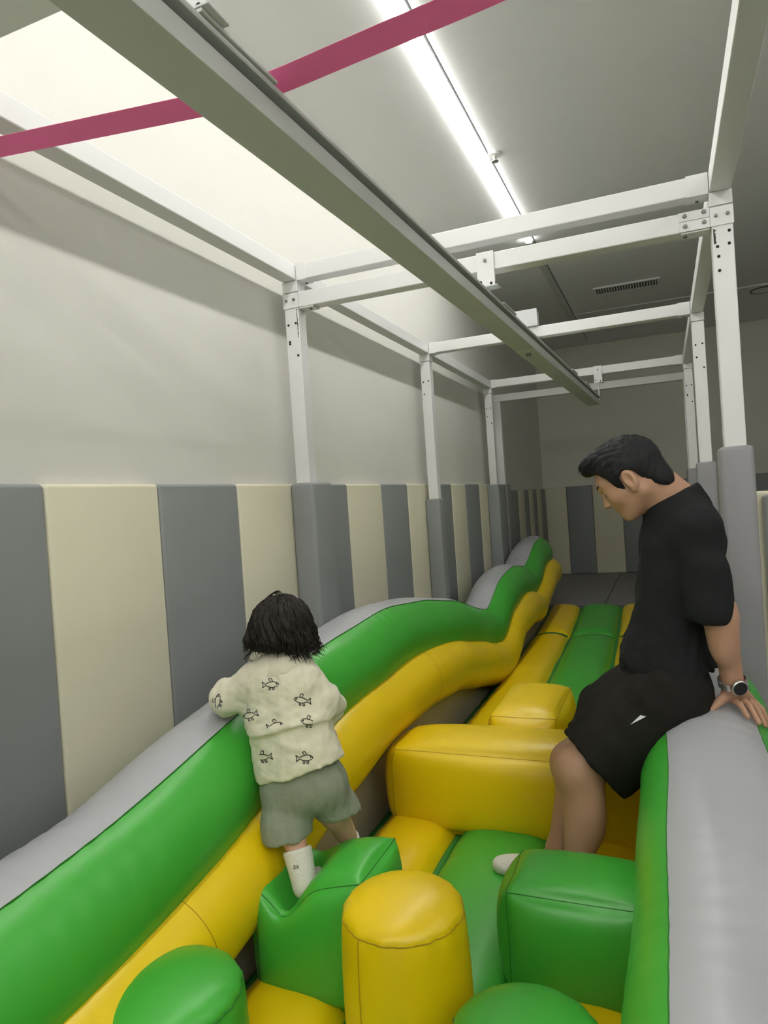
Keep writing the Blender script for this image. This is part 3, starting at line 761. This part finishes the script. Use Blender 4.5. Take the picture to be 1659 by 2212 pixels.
paths = []
r_ = np.random.default_rng(4)
for i in range(260):
    l0 = r_.uniform(-0.055, 0.06); f0 = r_.uniform(0.0, 0.075); L = r_.uniform(0.03, 0.06)
    u0_ = 0.138-0.55*max(0, abs(l0)-0.02)-max(0, 0.03-f0)*0.1+r_.normal()*0.003
    pts = []
    for t in np.linspace(0, 1, 5):
        pts.append(hw((f0+L*t*0.75, l0*(1+0.15*t)+0.006*math.sin(t*3+i), u0_+0.006*math.sin(t*PI)+t*r_.normal()*0.004-0.018*t*t)))
    paths.append(pts)
for i in range(120):
    a = r_.uniform(-1.2, 1.2); l0 = 0.07*math.sin(a); f0 = r_.uniform(-0.09, 0.0); base = hw((f0, l0, 0.047+0.098*math.sqrt(max(0.05, 1-((f0+0.012)/0.112)**2-(l0/0.09)**2))-0.004))
    paths.append([base+t*0.02*(hf*0.8+hu*0.35+hl*r_.normal()*0.3) for t in np.linspace(0, 1, 4)])
V, F = tube_mesh(paths, 0.0009, 3, taper=True); o = link('hair_strands', pmesh('strands', V, F, True), 'hair'); o.parent = hair
# brow, lashes, lips
def onface(pts, lift): return [hw((p[0]+lift, p[1], p[2])) for p in pts]
for s in (1, -1):
    tubes('eyebrow', [[hw((0.0935, s*0.012, 0.041)), hw((0.091, s*0.024, 0.0465)), hw((0.083, s*0.036, 0.048)), hw((0.072, s*0.047, 0.042))]], 0.0036, 'hair', man, 6)
    tubes('eyelash', [[hw((0.0835, s*0.018, 0.0135)), hw((0.0862, s*0.028, 0.0115)), hw((0.083, s*0.039, 0.0125)), hw((0.0765, s*0.046, 0.0155))]], 0.0016, 'hair', man, 5)
tubes('lips', [[hw((0.081, -0.019, -0.0425)), hw((0.0885, -0.006, -0.041)), hw((0.0885, 0.006, -0.041)), hw((0.081, 0.019, -0.0425))], [hw((0.080, -0.017, -0.049)), hw((0.088, 0, -0.0525)), hw((0.080, 0.017, -0.049))]], 0.0042, 'lip', man, 6)
# T-shirt
sh = [rcone((0.028, 2.225, 1.24), (-0.035, 2.20, 0.93), 0.098, 0.105), rcone((0.022, 2.37, 1.24), (-0.035, 2.35, 0.93), 0.098, 0.105),
      rcone((0.074, 2.155, 1.305), (0.045, 2.44, 1.30), 0.062, 0.062), rcone((0.05, 2.30, 1.37), (0.072, 2.20, 1.33), 0.050, 0.062), rcone((0.045, 2.3, 1.37), (0.05, 2.40, 1.33), 0.05, 0.06),
      ell((-0.062, 2.26, 0.935), (0.085, 0.145, 0.080)), ell((-0.005, 2.27, 0.90), (0.12, 0.165, 0.08)), rcone((0.085, 2.26, 1.26), (0.055, 2.26, 1.02), 0.065, 0.072), rcone((0.025, 2.295, 1.33), (0.014, 2.295, 1.41), 0.094, 0.082), rcone((-0.02, 2.27, 1.26), (-0.02, 2.27, 1.15), 0.05, 0.06)]
slv = [rcone((0.080, 2.145, 1.305), (0.090, 2.10, 1.09), 0.060, 0.056), rcone((0.10, 2.105, 1.2), (0.105, 2.10, 1.085), 0.050, 0.054)]
slvR = rcone((0.045, 2.45, 1.30), (0.055, 2.50, 1.10), 0.062, 0.062)
nk_o, nk_d = np.array((0.012, 2.295, 1.395), np.float32), unit((-0.42, 0, 0.9)).astype(np.float32)
def shirt_f(P):
    d = sh[0](P)
    for s_ in sh[1:]: d = smin(d, s_(P), 0.06)
    hem = -(P[..., 2]-0.885+0.10*(P[..., 0]+0.03)*-1.0)     # hem rises towards the back
    d = smax(d, hem, 0.010)
    s1 = smin(slv[0](P), slv[1](P), 0.03); s1 = smax(s1, -(P[..., 2]-1.058+0.05*(P[..., 0]-0.1)), 0.006)
    s2 = smax(slvR(P), 1.07-P[..., 2], 0.006)
    d = smin(d, smin(s1, s2, 0.01), 0.028)
    # neck opening
    q = P-nk_o; t = q@nk_d
    d = smax(d, t-0.014, 0.008)
    n1 = vnoise(P*np.array([9, 9, 5], np.float32), 21)*0.007+vnoise(P*np.array([18, 18, 13], np.float32), 22)*0.004
    low = np.clip((1.12-P[..., 2])/0.25, 0, 1)
    return d+n1*(0.45+0.9*low)
sdf_obj('t_shirt', [(shirt_f, (-0.24, 1.98, 0.80), (0.26, 2.62, 1.47), 0.0055)], 'black', man, 2)
ring = []
ax1 = unit(np.cross(nk_d, (0, 1, 0))); ax2 = np.cross(nk_d, ax1)
for k in range(41):
    a = 2*PI*k/40; ring.append(nk_o+nk_d*0.004+ax1*0.077*math.cos(a)+ax2*0.077*math.sin(a))
tubes('collar', [ring], 0.011, 'black', man, 8)
# shorts
dL, dR = unit(np.array(knL)-np.array(hipL)), unit(np.array(knR)-np.array(hipR))
def shorts_f(P):
    a = blend([rcone(hipL, np.array(hipL)+dL*0.33, 0.108, 0.108), rcone((-0.05, 2.15, 0.81), (-0.19, 2.12, 0.62), 0.09, 0.085)], 0.05)(P); a = smax(a, (P-(np.array(knL)-dL*0.045))@dL.astype(np.float32), 0.008)
    a = smin(a, smax(rcone((-0.055, 2.235, 0.86), (-0.212, 2.20, 0.765), 0.098, 0.085)(P), (P-(np.array(knL)-dL*0.045))@dL.astype(np.float32), 0.008), 0.05)
    b = rcone(hipR, np.array(hipR)+dR*0.33, 0.102, 0.102)(P); b = smax(b, (P-(np.array(knR)-dR*0.06))@dR.astype(np.float32), 0.008)
    d = smin(a, b, 0.02); d = smin(d, rcone((-0.025, 2.19, 0.84), (-0.025, 2.33, 0.83), 0.118, 0.112)(P), 0.05)
    d = smax(d, P[..., 2]-0.97, 0.02)
    return d+vnoise(P*np.array([8, 9, 8], np.float32), 31)*0.005+vnoise(P*np.array([19, 19, 19], np.float32), 32)*0.002
shorts_o = sdf_obj('shorts', [(shorts_f, (-0.44, 1.98, 0.48), (0.14, 2.50, 1.0), 0.0065)], 'short', man, 2)
# pale triangular tab on the shorts pocket
bs = BVHTree.FromPolygons([v.co.copy() for v in shorts_o.data.vertices], [tuple(p.vertices) for p in shorts_o.data.polygons])
tv = []
for a in ((-0.127, 2.0, 0.79), (-0.098, 2.0, 0.818), (-0.083, 2.0, 0.815)):
    h_ = bs.ray_cast(Vector(a)-Vector((-0.05, 0.94, -0.25)).normalized()*0.2, Vector((-0.05, 0.94, -0.25)).normalized())
    tv.append(Vector(h_[0] if h_[0] is not None else a)-Vector((-0.05, 0.94, -0.25)).normalized()*0.004)
tn = Vector((0.02, 0.004, 0.0)); V = [tuple(v) for v in tv]+[tuple(v+Vector((0, 0.003, -0.001))) for v in tv]
o = link('pocket_tab', pmesh('tab', V, [(0, 1, 2), (5, 4, 3), (0, 3, 4, 1), (1, 4, 5, 2), (2, 5, 3, 0)]), 'tag'); o.parent = shorts_o
# socks with feet
def foot(a, toe):
    a, toe = np.array(a), np.array(toe); d = unit(toe-a); heel = a+np.array((0.03, 0, -0.032))
    return blend([rcone(a+np.array((0, 0, 0.0)), a+np.array((0.01, 0, -0.02)), 0.040, 0.039), rcone(heel, toe*0.4+heel*0.6, 0.034, 0.037), rcone(toe*0.4+heel*0.6, toe, 0.036, 0.022), ell(toe*0.85+heel*0.15, (0.05, 0.042, 0.022))], 0.03)
sdf_obj('sock', [(foot((-0.300, 2.03, 0.300), (-0.49, 2.00, 0.283)), (-0.58, 1.92, 0.24), (-0.21, 2.12, 0.38), 0.006)], 'sock', man)
sdf_obj('sock', [(foot((-0.375, 2.185, 0.300), (-0.548, 2.115, 0.283)), (-0.64, 2.03, 0.24), (-0.28, 2.28, 0.38), 0.006)], 'sock', man)
# wristwatch
wa = unit(np.array(wrL)-np.array(elL)); wc = np.array(wrL)+wa*-0.012
n0 = unit(np.array((0.25, -0.9, 0.25))-wa*np.dot((0.25, -0.9, 0.25), wa)); n1_ = np.cross(wa, n0)
wt = empty('wristwatch', wc); child_off(wt, man); 
V, F = [], []
for k in range(26):
    a = 2*PI*k/26
    if abs(((a+PI) % (2*PI))-PI) < 0.5: continue
    rad = 0.0375; cpt = wc+rad*(math.cos(a)*n0+math.sin(a)*n1_); e1 = -math.sin(a)*n0+math.cos(a)*n1_; e2 = math.cos(a)*n0+math.sin(a)*n1_
    for (w0, w1) in ((-0.0095, -0.0035), (-0.003, 0.003), (0.0035, 0.0095)):
        b0 = len(V)
        for z in (w0, w1):
            for x_, y_ in ((-0.0040, -0.0016), (0.0040, -0.0016), (0.0040, 0.0016), (-0.0040, 0.0016)): V.append(cpt+wa*z+e1*x_+e2*y_)
        F += [(b0, b0+1, b0+2, b0+3), (b0+7, b0+6, b0+5, b0+4), (b0, b0+4, b0+5, b0+1), (b0+1, b0+5, b0+6, b0+2), (b0+2, b0+6, b0+7, b0+3), (b0+3, b0+7, b0+4, b0)]
wb = link('watch_band', pmesh('watch_band', V, F), 'watch'); wb.parent = wt; wb.matrix_parent_inverse = Matrix.Translation(-Vector(wt.location))
def disc(c, n, prof, m, name, parent):
    n = unit(n); a1 = unit(np.cross(n, (0.3, 0.2, 0.9))); a2 = np.cross(n, a1); V = []; F = []; N = 36
    for rr, zz in prof:
        for k in range(N):
            t = 2*PI*k/N; V.append(c+n*zz+rr*(math.cos(t)*a1+math.sin(t)*a2))
    for i in range(len(prof)-1):
        for k in range(N):
            a, b = i*N+k, i*N+(k+1) % N; F.append((a, b, b+N, a+N))
    F.append(tuple(range(N))[::-1]); F.append(tuple((len(prof)-1)*N+k for k in range(N)))
    o = link(name, pmesh(name, V, F), m); o.parent = parent; o.matrix_parent_inverse = Matrix.Translation(-Vector(parent.location)) if parent.location.length else Matrix(); return o
wcase = disc(wc+n0*0.034, n0, [(0.0205, 0), (0.0225, 0.003), (0.0225, 0.008), (0.0205, 0.0105), (0.0195, 0.0105)], 'watch', 'watch_case', wt)
disc(wc+n0*0.0347, n0, [(0.0195, 0.0098), (0.0192, 0.0104), (0.005, 0.0108)], 'glass', 'watch_glass', wt)

# ================================================================== CHILD
kid = empty('person', (-0.95, 1.62, 0.42))
tag(kid, 'small child with dark bobbed hair and cream fish-print shirt, leaning on the left wall', 'person')
KH = np.array((-1.028, 1.690, 1.122)); KS = 0.88
kshL, kelL, khaL = (-1.118, 1.655, 0.972), (-1.182, 1.622, 0.925), (-1.232, 1.745, 0.938)
kshR, kelR, khaR = (-0.945, 1.664, 0.972), (-0.92, 1.715, 0.885), (-1.095, 1.86, 0.935)
khipL, kknL, kanL = (-1.000, 1.622, 0.690), (-0.985, 1.592, 0.600), (-0.930, 1.548, 0.512)
khipR, kknR, kanR = (-0.915, 1.648, 0.700), (-0.903, 1.690, 0.605), (-0.893, 1.752, 0.495)
def hand_k(c, d, up):
    c, d, up = np.array(c), unit(d), unit(up); s = np.cross(d, up); out = [ell(c+d*0.012, (0.020, 0.022, 0.014))]
    for i, (o_, L) in enumerate(((-0.015, 0.030), (-0.005, 0.036), (0.005, 0.034), (0.014, 0.027))):
        a = c+d*0.020+s*o_; b = a+d*L*0.55+up*0.003; e = b+d*L*0.5-up*0.009
        out += [rcone(a, b, 0.0066, 0.006), rcone(b, e, 0.006, 0.005)]
    a = c-s*0.016; out += [rcone(a, a-s*0.012+d*0.012, 0.0075, 0.0065), rcone(a-s*0.012+d*0.012, a-s*0.012+d*0.028-up*0.005, 0.0063, 0.005)]
    return out
def blend2(prims, k, fingers, k2):
    def f(P):
        d = blend(prims, k)(P)
        for g in fingers: d = smin(d, g(P), k2)
        return d
    return f
kb_prims = [ell(KH+np.array((0.0, 0.010, 0.0)), (0.064, 0.073, 0.076)), rcone(KH+np.array((0.005, -0.01, -0.06)), (-1.012, 1.665, 1.0), 0.040, 0.044),
            ell(KH+np.array((0.0, 0.045, -0.032)), (0.050, 0.042, 0.046)),
            rcone((-1.02, 1.665, 0.97), (-0.965, 1.635, 0.72), 0.070, 0.075), rcone(kshL, kshR, 0.032, 0.032), rcone(khipL, khipR, 0.062, 0.062),
            rcone(kshL, kelL, 0.028, 0.025), rcone(kelL, khaL, 0.025, 0.018), rcone(kshR, kelR, 0.028, 0.025), rcone(kelR, khaR, 0.025, 0.018),
            rcone(khipL, kknL, 0.046, 0.038), rcone(kknL, kanL, 0.037, 0.020),
            rcone(khipR, kknR, 0.046, 0.038), rcone(kknR, kanR, 0.038, 0.028)]
ear = [ell(KH+np.array((s*0.063, 0.0, -0.015)), (0.008, 0.014, 0.022)) for s in (1, -1)]
nose = [ell(KH+np.array((0.0, 0.088, -0.028)), (0.010, 0.012, 0.010)), ell(KH+np.array((0.0, 0.080, -0.050)), (0.016, 0.008, 0.006))]
fng = hand_k(khaL, (-0.25, 0.95, -0.15), (-0.1, 0, 1))+hand_k(khaR, (-0.75, 0.6, -0.2), (-0.1, 0, 1))
kbody = sdf_obj('body', [(blend2(kb_prims, 0.03, ear+nose+fng, 0.008), (-1.32, 1.49, 0.46), (-0.82, 1.96, 1.24), 0.0058)], 'skinkid', kid, 1)
# hair: bob of curved locks over a solid cap
r_ = np.random.default_rng(11)
def khair_f(P):
    q = (P-KH.astype(np.float32))/0.88
    d = ell((0.004, -0.004, 0.012), (0.092, 0.096, 0.088))(q)
    d = smin(d, ell((-0.004, -0.022, -0.032), (0.106, 0.080, 0.050))(q), 0.04)
    d = smin(d, ell((-0.086, -0.01, -0.045), (0.040, 0.055, 0.026))(q), 0.03)
    d = smin(d, ell((0.080, 0.0, -0.050), (0.034, 0.055, 0.038))(q), 0.03)
    d = smax(d, -(q[..., 2]+0.072+0.08*q[..., 0]+0.004*np.sin(q[..., 0]*95)), 0.012)
    face = smax((q[..., 1]-0.045), -(0.060-q[..., 2]), 0.02); d = smax(d, -smax(0.05-q[..., 1], q[..., 2]-0.045, 0.02), 0.01)
    an = np.arctan2(q[..., 0], -(q[..., 1]-0.01))
    st = 0.0028*np.sin(an*24+5*np.sin(q[..., 2]*30)+2*np.sin(an*5))+0.0020*np.sin(an*47+9*np.sin(q[..., 2]*21))
    return (d+st*1.3+vnoise(q*np.array([18, 18, 9], np.float32), 5)*0.0055)*0.88
khair = sdf_obj('hair', [(khair_f, KH+np.array((-0.15, -0.13, -0.12)), KH+np.array((0.15, 0.13, 0.13)), 0.0033)], 'hairkid', kid, 0)
paths = []
for i in range(420):
    a = r_.uniform(-2.2, 2.2)
    sx, sy = math.sin(a), -math.cos(a)
    z0 = r_.uniform(0.02, 0.085); zb = -0.066-0.010*sx+r_.normal()*0.010-(0.015 if sx > 0.6 else 0)
    flip = (0.012+abs(r_.normal())*0.012)*(1.0 if abs(sx) > 0.55 else 0.4); ph = r_.uniform(0, 6.28); amp = r_.uniform(0.005, 0.016)*(1.6 if sx > 0.5 else 1)
    pts = []
    for t in np.linspace(0, 1, 9):
        z = z0+(zb-z0)*t
        rr = 0.094*math.sqrt(max(0.02, 1-((max(z, 0)-0.0)/0.102)**2)) if z > 0 else 0.096+0.010*(-z/0.08)
        rr = rr+0.002+flip*max(0, t-0.72)**2*12*0.5+amp*math.sin(t*9+ph)*t
        pts.append(KH+KS*np.array((sx*rr*1.04, sy*rr*0.98-0.004, z+(flip*0.5*max(0, t-0.9)*4))))
    paths.append(pts)
for i in range(64):      # loose curls at the right side and crown
    a = r_.uniform(0.6, 2.0)*(1 if i % 3 else -1); rr = 0.104; pts = []; ph = r_.uniform(0, 6.28); L = r_.uniform(0.05, 0.09)
    for t in np.linspace(0, 1, 16):
        pts.append(KH+KS*np.array((math.sin(a)*(rr+0.018*t)+0.012*math.sin(t*8+ph)*t, -math.cos(a)*rr+0.012*math.cos(t*8+ph)*t, -0.022-L*t)))
    paths.append(pts)
for i in range(5):
    pts = [KH+KS*np.array((-0.035+0.05*t+0.004*i, -0.02, 0.094+0.014*math.sin(t*PI)+0.002*i)) for t in np.linspace(0, 1, 9)]; paths.append(pts)
V, F = tube_mesh(paths, 0.0021, 4, taper=True); o = link('hair_locks', pmesh('locks', V, F, True), 'hairkid'); o.parent = khair
# shirt
hn = np.array((-0.28, 0.0, 1.0)); hn /= np.linalg.norm(hn); hp0 = np.array((-1.071, 1.58, 0.712), np.float32)
kt = [rcone((-1.03, 1.66, 0.965), (-0.962, 1.632, 0.74), 0.078, 0.092), rcone((-1.075, 1.645, 0.955), (-1.02, 1.622, 0.71), 0.062, 0.068), rcone((-0.975, 1.65, 0.96), (-0.905, 1.64, 0.73), 0.062, 0.070),
      rcone((-1.085, 1.655, 0.972), (-0.95, 1.66, 0.972), 0.045, 0.045), rcone((-1.02, 1.66, 1.0), (-1.02, 1.66, 0.96), 0.05, 0.06)]
kslL = [rcone((-1.105, 1.652, 0.965), kelL, 0.052, 0.046), rcone(kelL, (-1.205, 1.66, 0.928), 0.044, 0.045)]
kslR = [rcone((-0.950, 1.66, 0.965), (-0.908, 1.680, 0.920), 0.048, 0.045), rcone((-0.908, 1.680, 0.920), (-0.915, 1.735, 0.878), 0.044, 0.043)]
def kshirt_f(P):
    d = blend(kt, 0.05)(P)
    d = smax(d, -((P-hp0)@hn.astype(np.float32)), 0.006)
    d = smin(d, blend(kslL, 0.02)(P), 0.03); d = smin(d, blend(kslR, 0.02)(P), 0.03)
    x, z = P[..., 0]+0.99, P[..., 2]
    # cloth folds across the back
    s_ = z-0.868-0.10*x-0.010*np.sin(x*24); fold = 0.013*np.where(s_ > 0, np.exp(-(s_/0.04)**2), np.exp(-(s_/0.007)**2))*np.exp(-((x-0.01)/0.13)**4)
    fold += 0.006*np.exp(-((z-0.842+0.28*x)/0.012)**2)*np.exp(-((x-0.05)/0.05)**2)+0.005*np.exp(-((z-0.915-0.35*x)/0.011)**2)*np.exp(-((x+0.06)/0.05)**2)
    fold -= 0.004*np.exp(-((z-0.895-0.10*x)/0.012)**2)*np.exp(-(x/0.10)**2)
    return d-fold+vnoise(P*np.array([11, 11, 14], np.float32), 41)*0.0042+vnoise(P*np.array([26, 26, 30], np.float32), 42)*0.0022
kshirt = sdf_obj('shirt', [(kshirt_f, (-1.30, 1.50, 0.66), (-0.80, 1.80, 1.06), 0.0042)], 'shirt', kid, 1)
# collar: a folded band round the neck
V, F = [], []; N = 40
for k in range(N+1):
    a = 2*PI*k/N
    for rr, zz in ((0.052, 1.045), (0.060, 1.047), (0.080, 1.006), (0.077, 1.000), (0.056, 1.015)):
        V.append((-1.012+rr*math.sin(a)*1.08, 1.664-rr*math.cos(a), zz+0.012*math.sin(a)))
for k in range(N):
    for j in range(5):
        a, b = k*5+j, k*5+(j+1) % 5; F.append((a, b, b+5, a+5))
o = link('collar', pmesh('collar', V, F, True), 'shirt'); child_off(o, kid)
# fish drawn on the shirt: ink lines lifted just off the cloth
bv = BVHTree.FromPolygons([v.co.copy() for v in kshirt.data.vertices], [tuple(p.vertices) for p in kshirt.data.polygons])
def fish(cx_, cz_, ang, sc, flip, base, yy=1.3, crop=None):
    body_ = [(1.0, 0.0), (0.75, 0.22), (0.3, 0.30), (-0.2, 0.24), (-0.6, 0.08), (-1.0, 0.36), (-0.9, 0.02), (-1.05, -0.30), (-0.6, -0.06), (-0.2, -0.24), (0.3, -0.30), (0.75, -0.20), (1.0, 0.0)]
    lines = [body_, [(0.05, 0.28), (-0.15, 0.62), (0.15, 0.66), (0.3, 0.45), (0.22, 0.3)], [(-0.15, -0.26), (-0.32, -0.50), (-0.12, -0.58), (0.0, -0.28)], [(0.25, -0.3), (0.15, -0.56), (0.36, -0.56), (0.38, -0.28)],
             [(0.72+0.05*math.cos(t), 0.05+0.05*math.sin(t)) for t in np.linspace(0, 6.28, 8)]]
    out = []
    for L in lines:
        dense = []
        for (a, b), (c, d) in zip(L[:-1], L[1:]):
            for t in np.linspace(0, 1, 5)[:-1]: dense.append((a+(c-a)*t, b+(d-b)*t))
        dense.append(L[-1]); cur = []
        for x_, z_ in dense:
            if crop and not crop(x_, z_): 
                if len(cur) > 2: out.append(cur)
                cur = []; continue
            x_ *= flip; X = cx_+sc*(x_*math.cos(ang)-z_*math.sin(ang)); Z = cz_+sc*(x_*math.sin(ang)+z_*math.cos(ang))
            # print is laid on along the horizontal normal of the back panel
            dr = Vector((-0.50, 0.80, -0.26)).normalized(); org = Vector((X, 0, Z)); org = Vector((X, base, Z))-dr*0.25
            h_ = bv.ray_cast(org, dr)
            if h_[0] is not None and h_[3] < 0.45: cur.append(np.array(h_[0])-np.array(dr)*0.0006)
            else:
                if len(cur) > 2: out.append(cur)
                cur = []
        if len(cur) > 2: out.append(cur)
    if not out: return
    V, F = tube_mesh(out, 0.0011, 4); o = link('fish_print', pmesh('fish', V, F, True), 'ink'); o.parent = kshirt
FS = 0.026
for cx_, cz_, ang, fl, crop in ((-0.996, 0.991, 0.10, 1, None), (-0.901, 0.953, -0.08, -1, None), (-1.067, 0.905, 0.25, -1, None), (-0.991, 0.881, 0.25, 1, lambda x, z: z > -0.1), (-0.885, 0.896, -0.1, -1, lambda x, z: x > -0.5),
                                (-1.032, 0.795, 0.15, -1, lambda x, z: x < 0.6), (-0.908, 0.801, 0.12, 1, None), (-1.172, 0.934, 1.3, 1, lambda x, z: x > -0.7)):
    fish(cx_, cz_, ang, FS, fl, 1.56, crop=crop)
# shorts
def kshorts_f(P):
    a = smin(rcone(khipL, (-0.990, 1.585, 0.57), 0.066, 0.065)(P), ell((-1.008, 1.59, 0.60), (0.056, 0.064, 0.06))(P), 0.02); a = smax(a, 0.572-P[..., 2]+0.12*(P[..., 0]+1.0), 0.005)
    b = rcone(khipR, (-0.882, 1.692, 0.60), 0.060, 0.058)(P); b = smax(b, 0.598-P[..., 2]+0.15*(P[..., 0]+0.9), 0.005)
    d = smin(a, b, 0.004); d = smin(d, rcone(khipL, khipR, 0.078, 0.076)(P), 0.02); d = smin(d, rcone((-0.975, 1.64, 0.77), (-0.963, 1.632, 0.70), 0.082, 0.082)(P), 0.02)
    d = smax(d, P[..., 2]-0.765, 0.01)
    return d+vnoise(P*np.array([16, 16, 8], np.float32), 51)*0.0035
sdf_obj('shorts', [(kshorts_f, (-1.12, 1.49, 0.55), (-0.79, 1.80, 0.80), 0.0042)], 'kshort', kid, 1)
# socks
kfL = blend([rcone((-0.955, 1.568, 0.555), (-0.925, 1.545, 0.475), 0.039, 0.032), rcone((-0.924, 1.555, 0.462), (-0.935, 1.63, 0.448), 0.029, 0.026)], 0.02)
kfL_ = lambda P: smax(kfL(P), (P-np.array((-0.952, 1.562, 0.556), np.float32))@unit((-0.3, 0.25, 0.9)).astype(np.float32), 0.004)
kfR = blend([rcone((-0.895, 1.748, 0.505), (-0.888, 1.76, 0.455), 0.033, 0.031), rcone((-0.89, 1.762, 0.45), (-0.815, 1.80, 0.458), 0.029, 0.022)], 0.02)
kfR_ = lambda P: smax(kfR(P), (P-np.array((-0.895, 1.748, 0.505), np.float32))@unit((-0.1, -0.3, 0.9)).astype(np.float32), 0.004)
skL = sdf_obj('sock', [(kfL_, (-1.02, 1.48, 0.39), (-0.85, 1.68, 0.61), 0.0042)], 'sock', kid, 1)
skR = sdf_obj('sock', [(kfR_, (-0.95, 1.70, 0.40), (-0.77, 1.85, 0.55), 0.0042)], 'sock', kid, 1)
# lettering knitted into the sock
def text_on(txt, obj, org, right, up, dr, size, m, name):
    cu = bpy.data.curves.new('txt', 'FONT'); cu.body = txt; cu.size = size; cu.resolution_u = 2; cu.align_x = 'CENTER'
    to = bpy.data.objects.new('txt', cu); COL.objects.link(to); bpy.context.view_layer.update()
    me = bpy.data.meshes.new_from_object(to.evaluated_get(bpy.context.evaluated_depsgraph_get())); bpy.data.objects.remove(to)
    t = BVHTree.FromPolygons([v.co.copy() for v in obj.data.vertices], [tuple(p.vertices) for p in obj.data.polygons])
    bm = bmesh.new(); bm.from_mesh(me); bmesh.ops.triangulate(bm, faces=bm.faces); bmesh.ops.subdivide_edges(bm, edges=list(bm.edges), cuts=1)
    dr = Vector(dr).normalized()
    for v in bm.verts:
        p = Vector(org)+Vector(right)*v.co.x+Vector(up)*v.co.y; h_ = t.ray_cast(p-dr*0.1, dr); v.co = (h_[0] if h_[0] is not None else p)-dr*0.0007
    bm.to_mesh(me); bm.free(); o = link(name, me, m); o.parent = obj; return o
text_on('ax', skL, (-0.938, 1.53, 0.523), Vector((0.85, -0.15, 0.15)).normalized(), Vector((0.05, 0.1, 1)).normalized(), (-0.45, 0.85, -0.28), 0.021, 'ink', 'sock_lettering')
tubes('sock_stripe', [[(-0.830, 1.775, 0.462), (-0.822, 1.778, 0.478), (-0.812, 1.790, 0.483), (-0.806, 1.806, 0.478)]], 0.003, 'red', kid, 6)
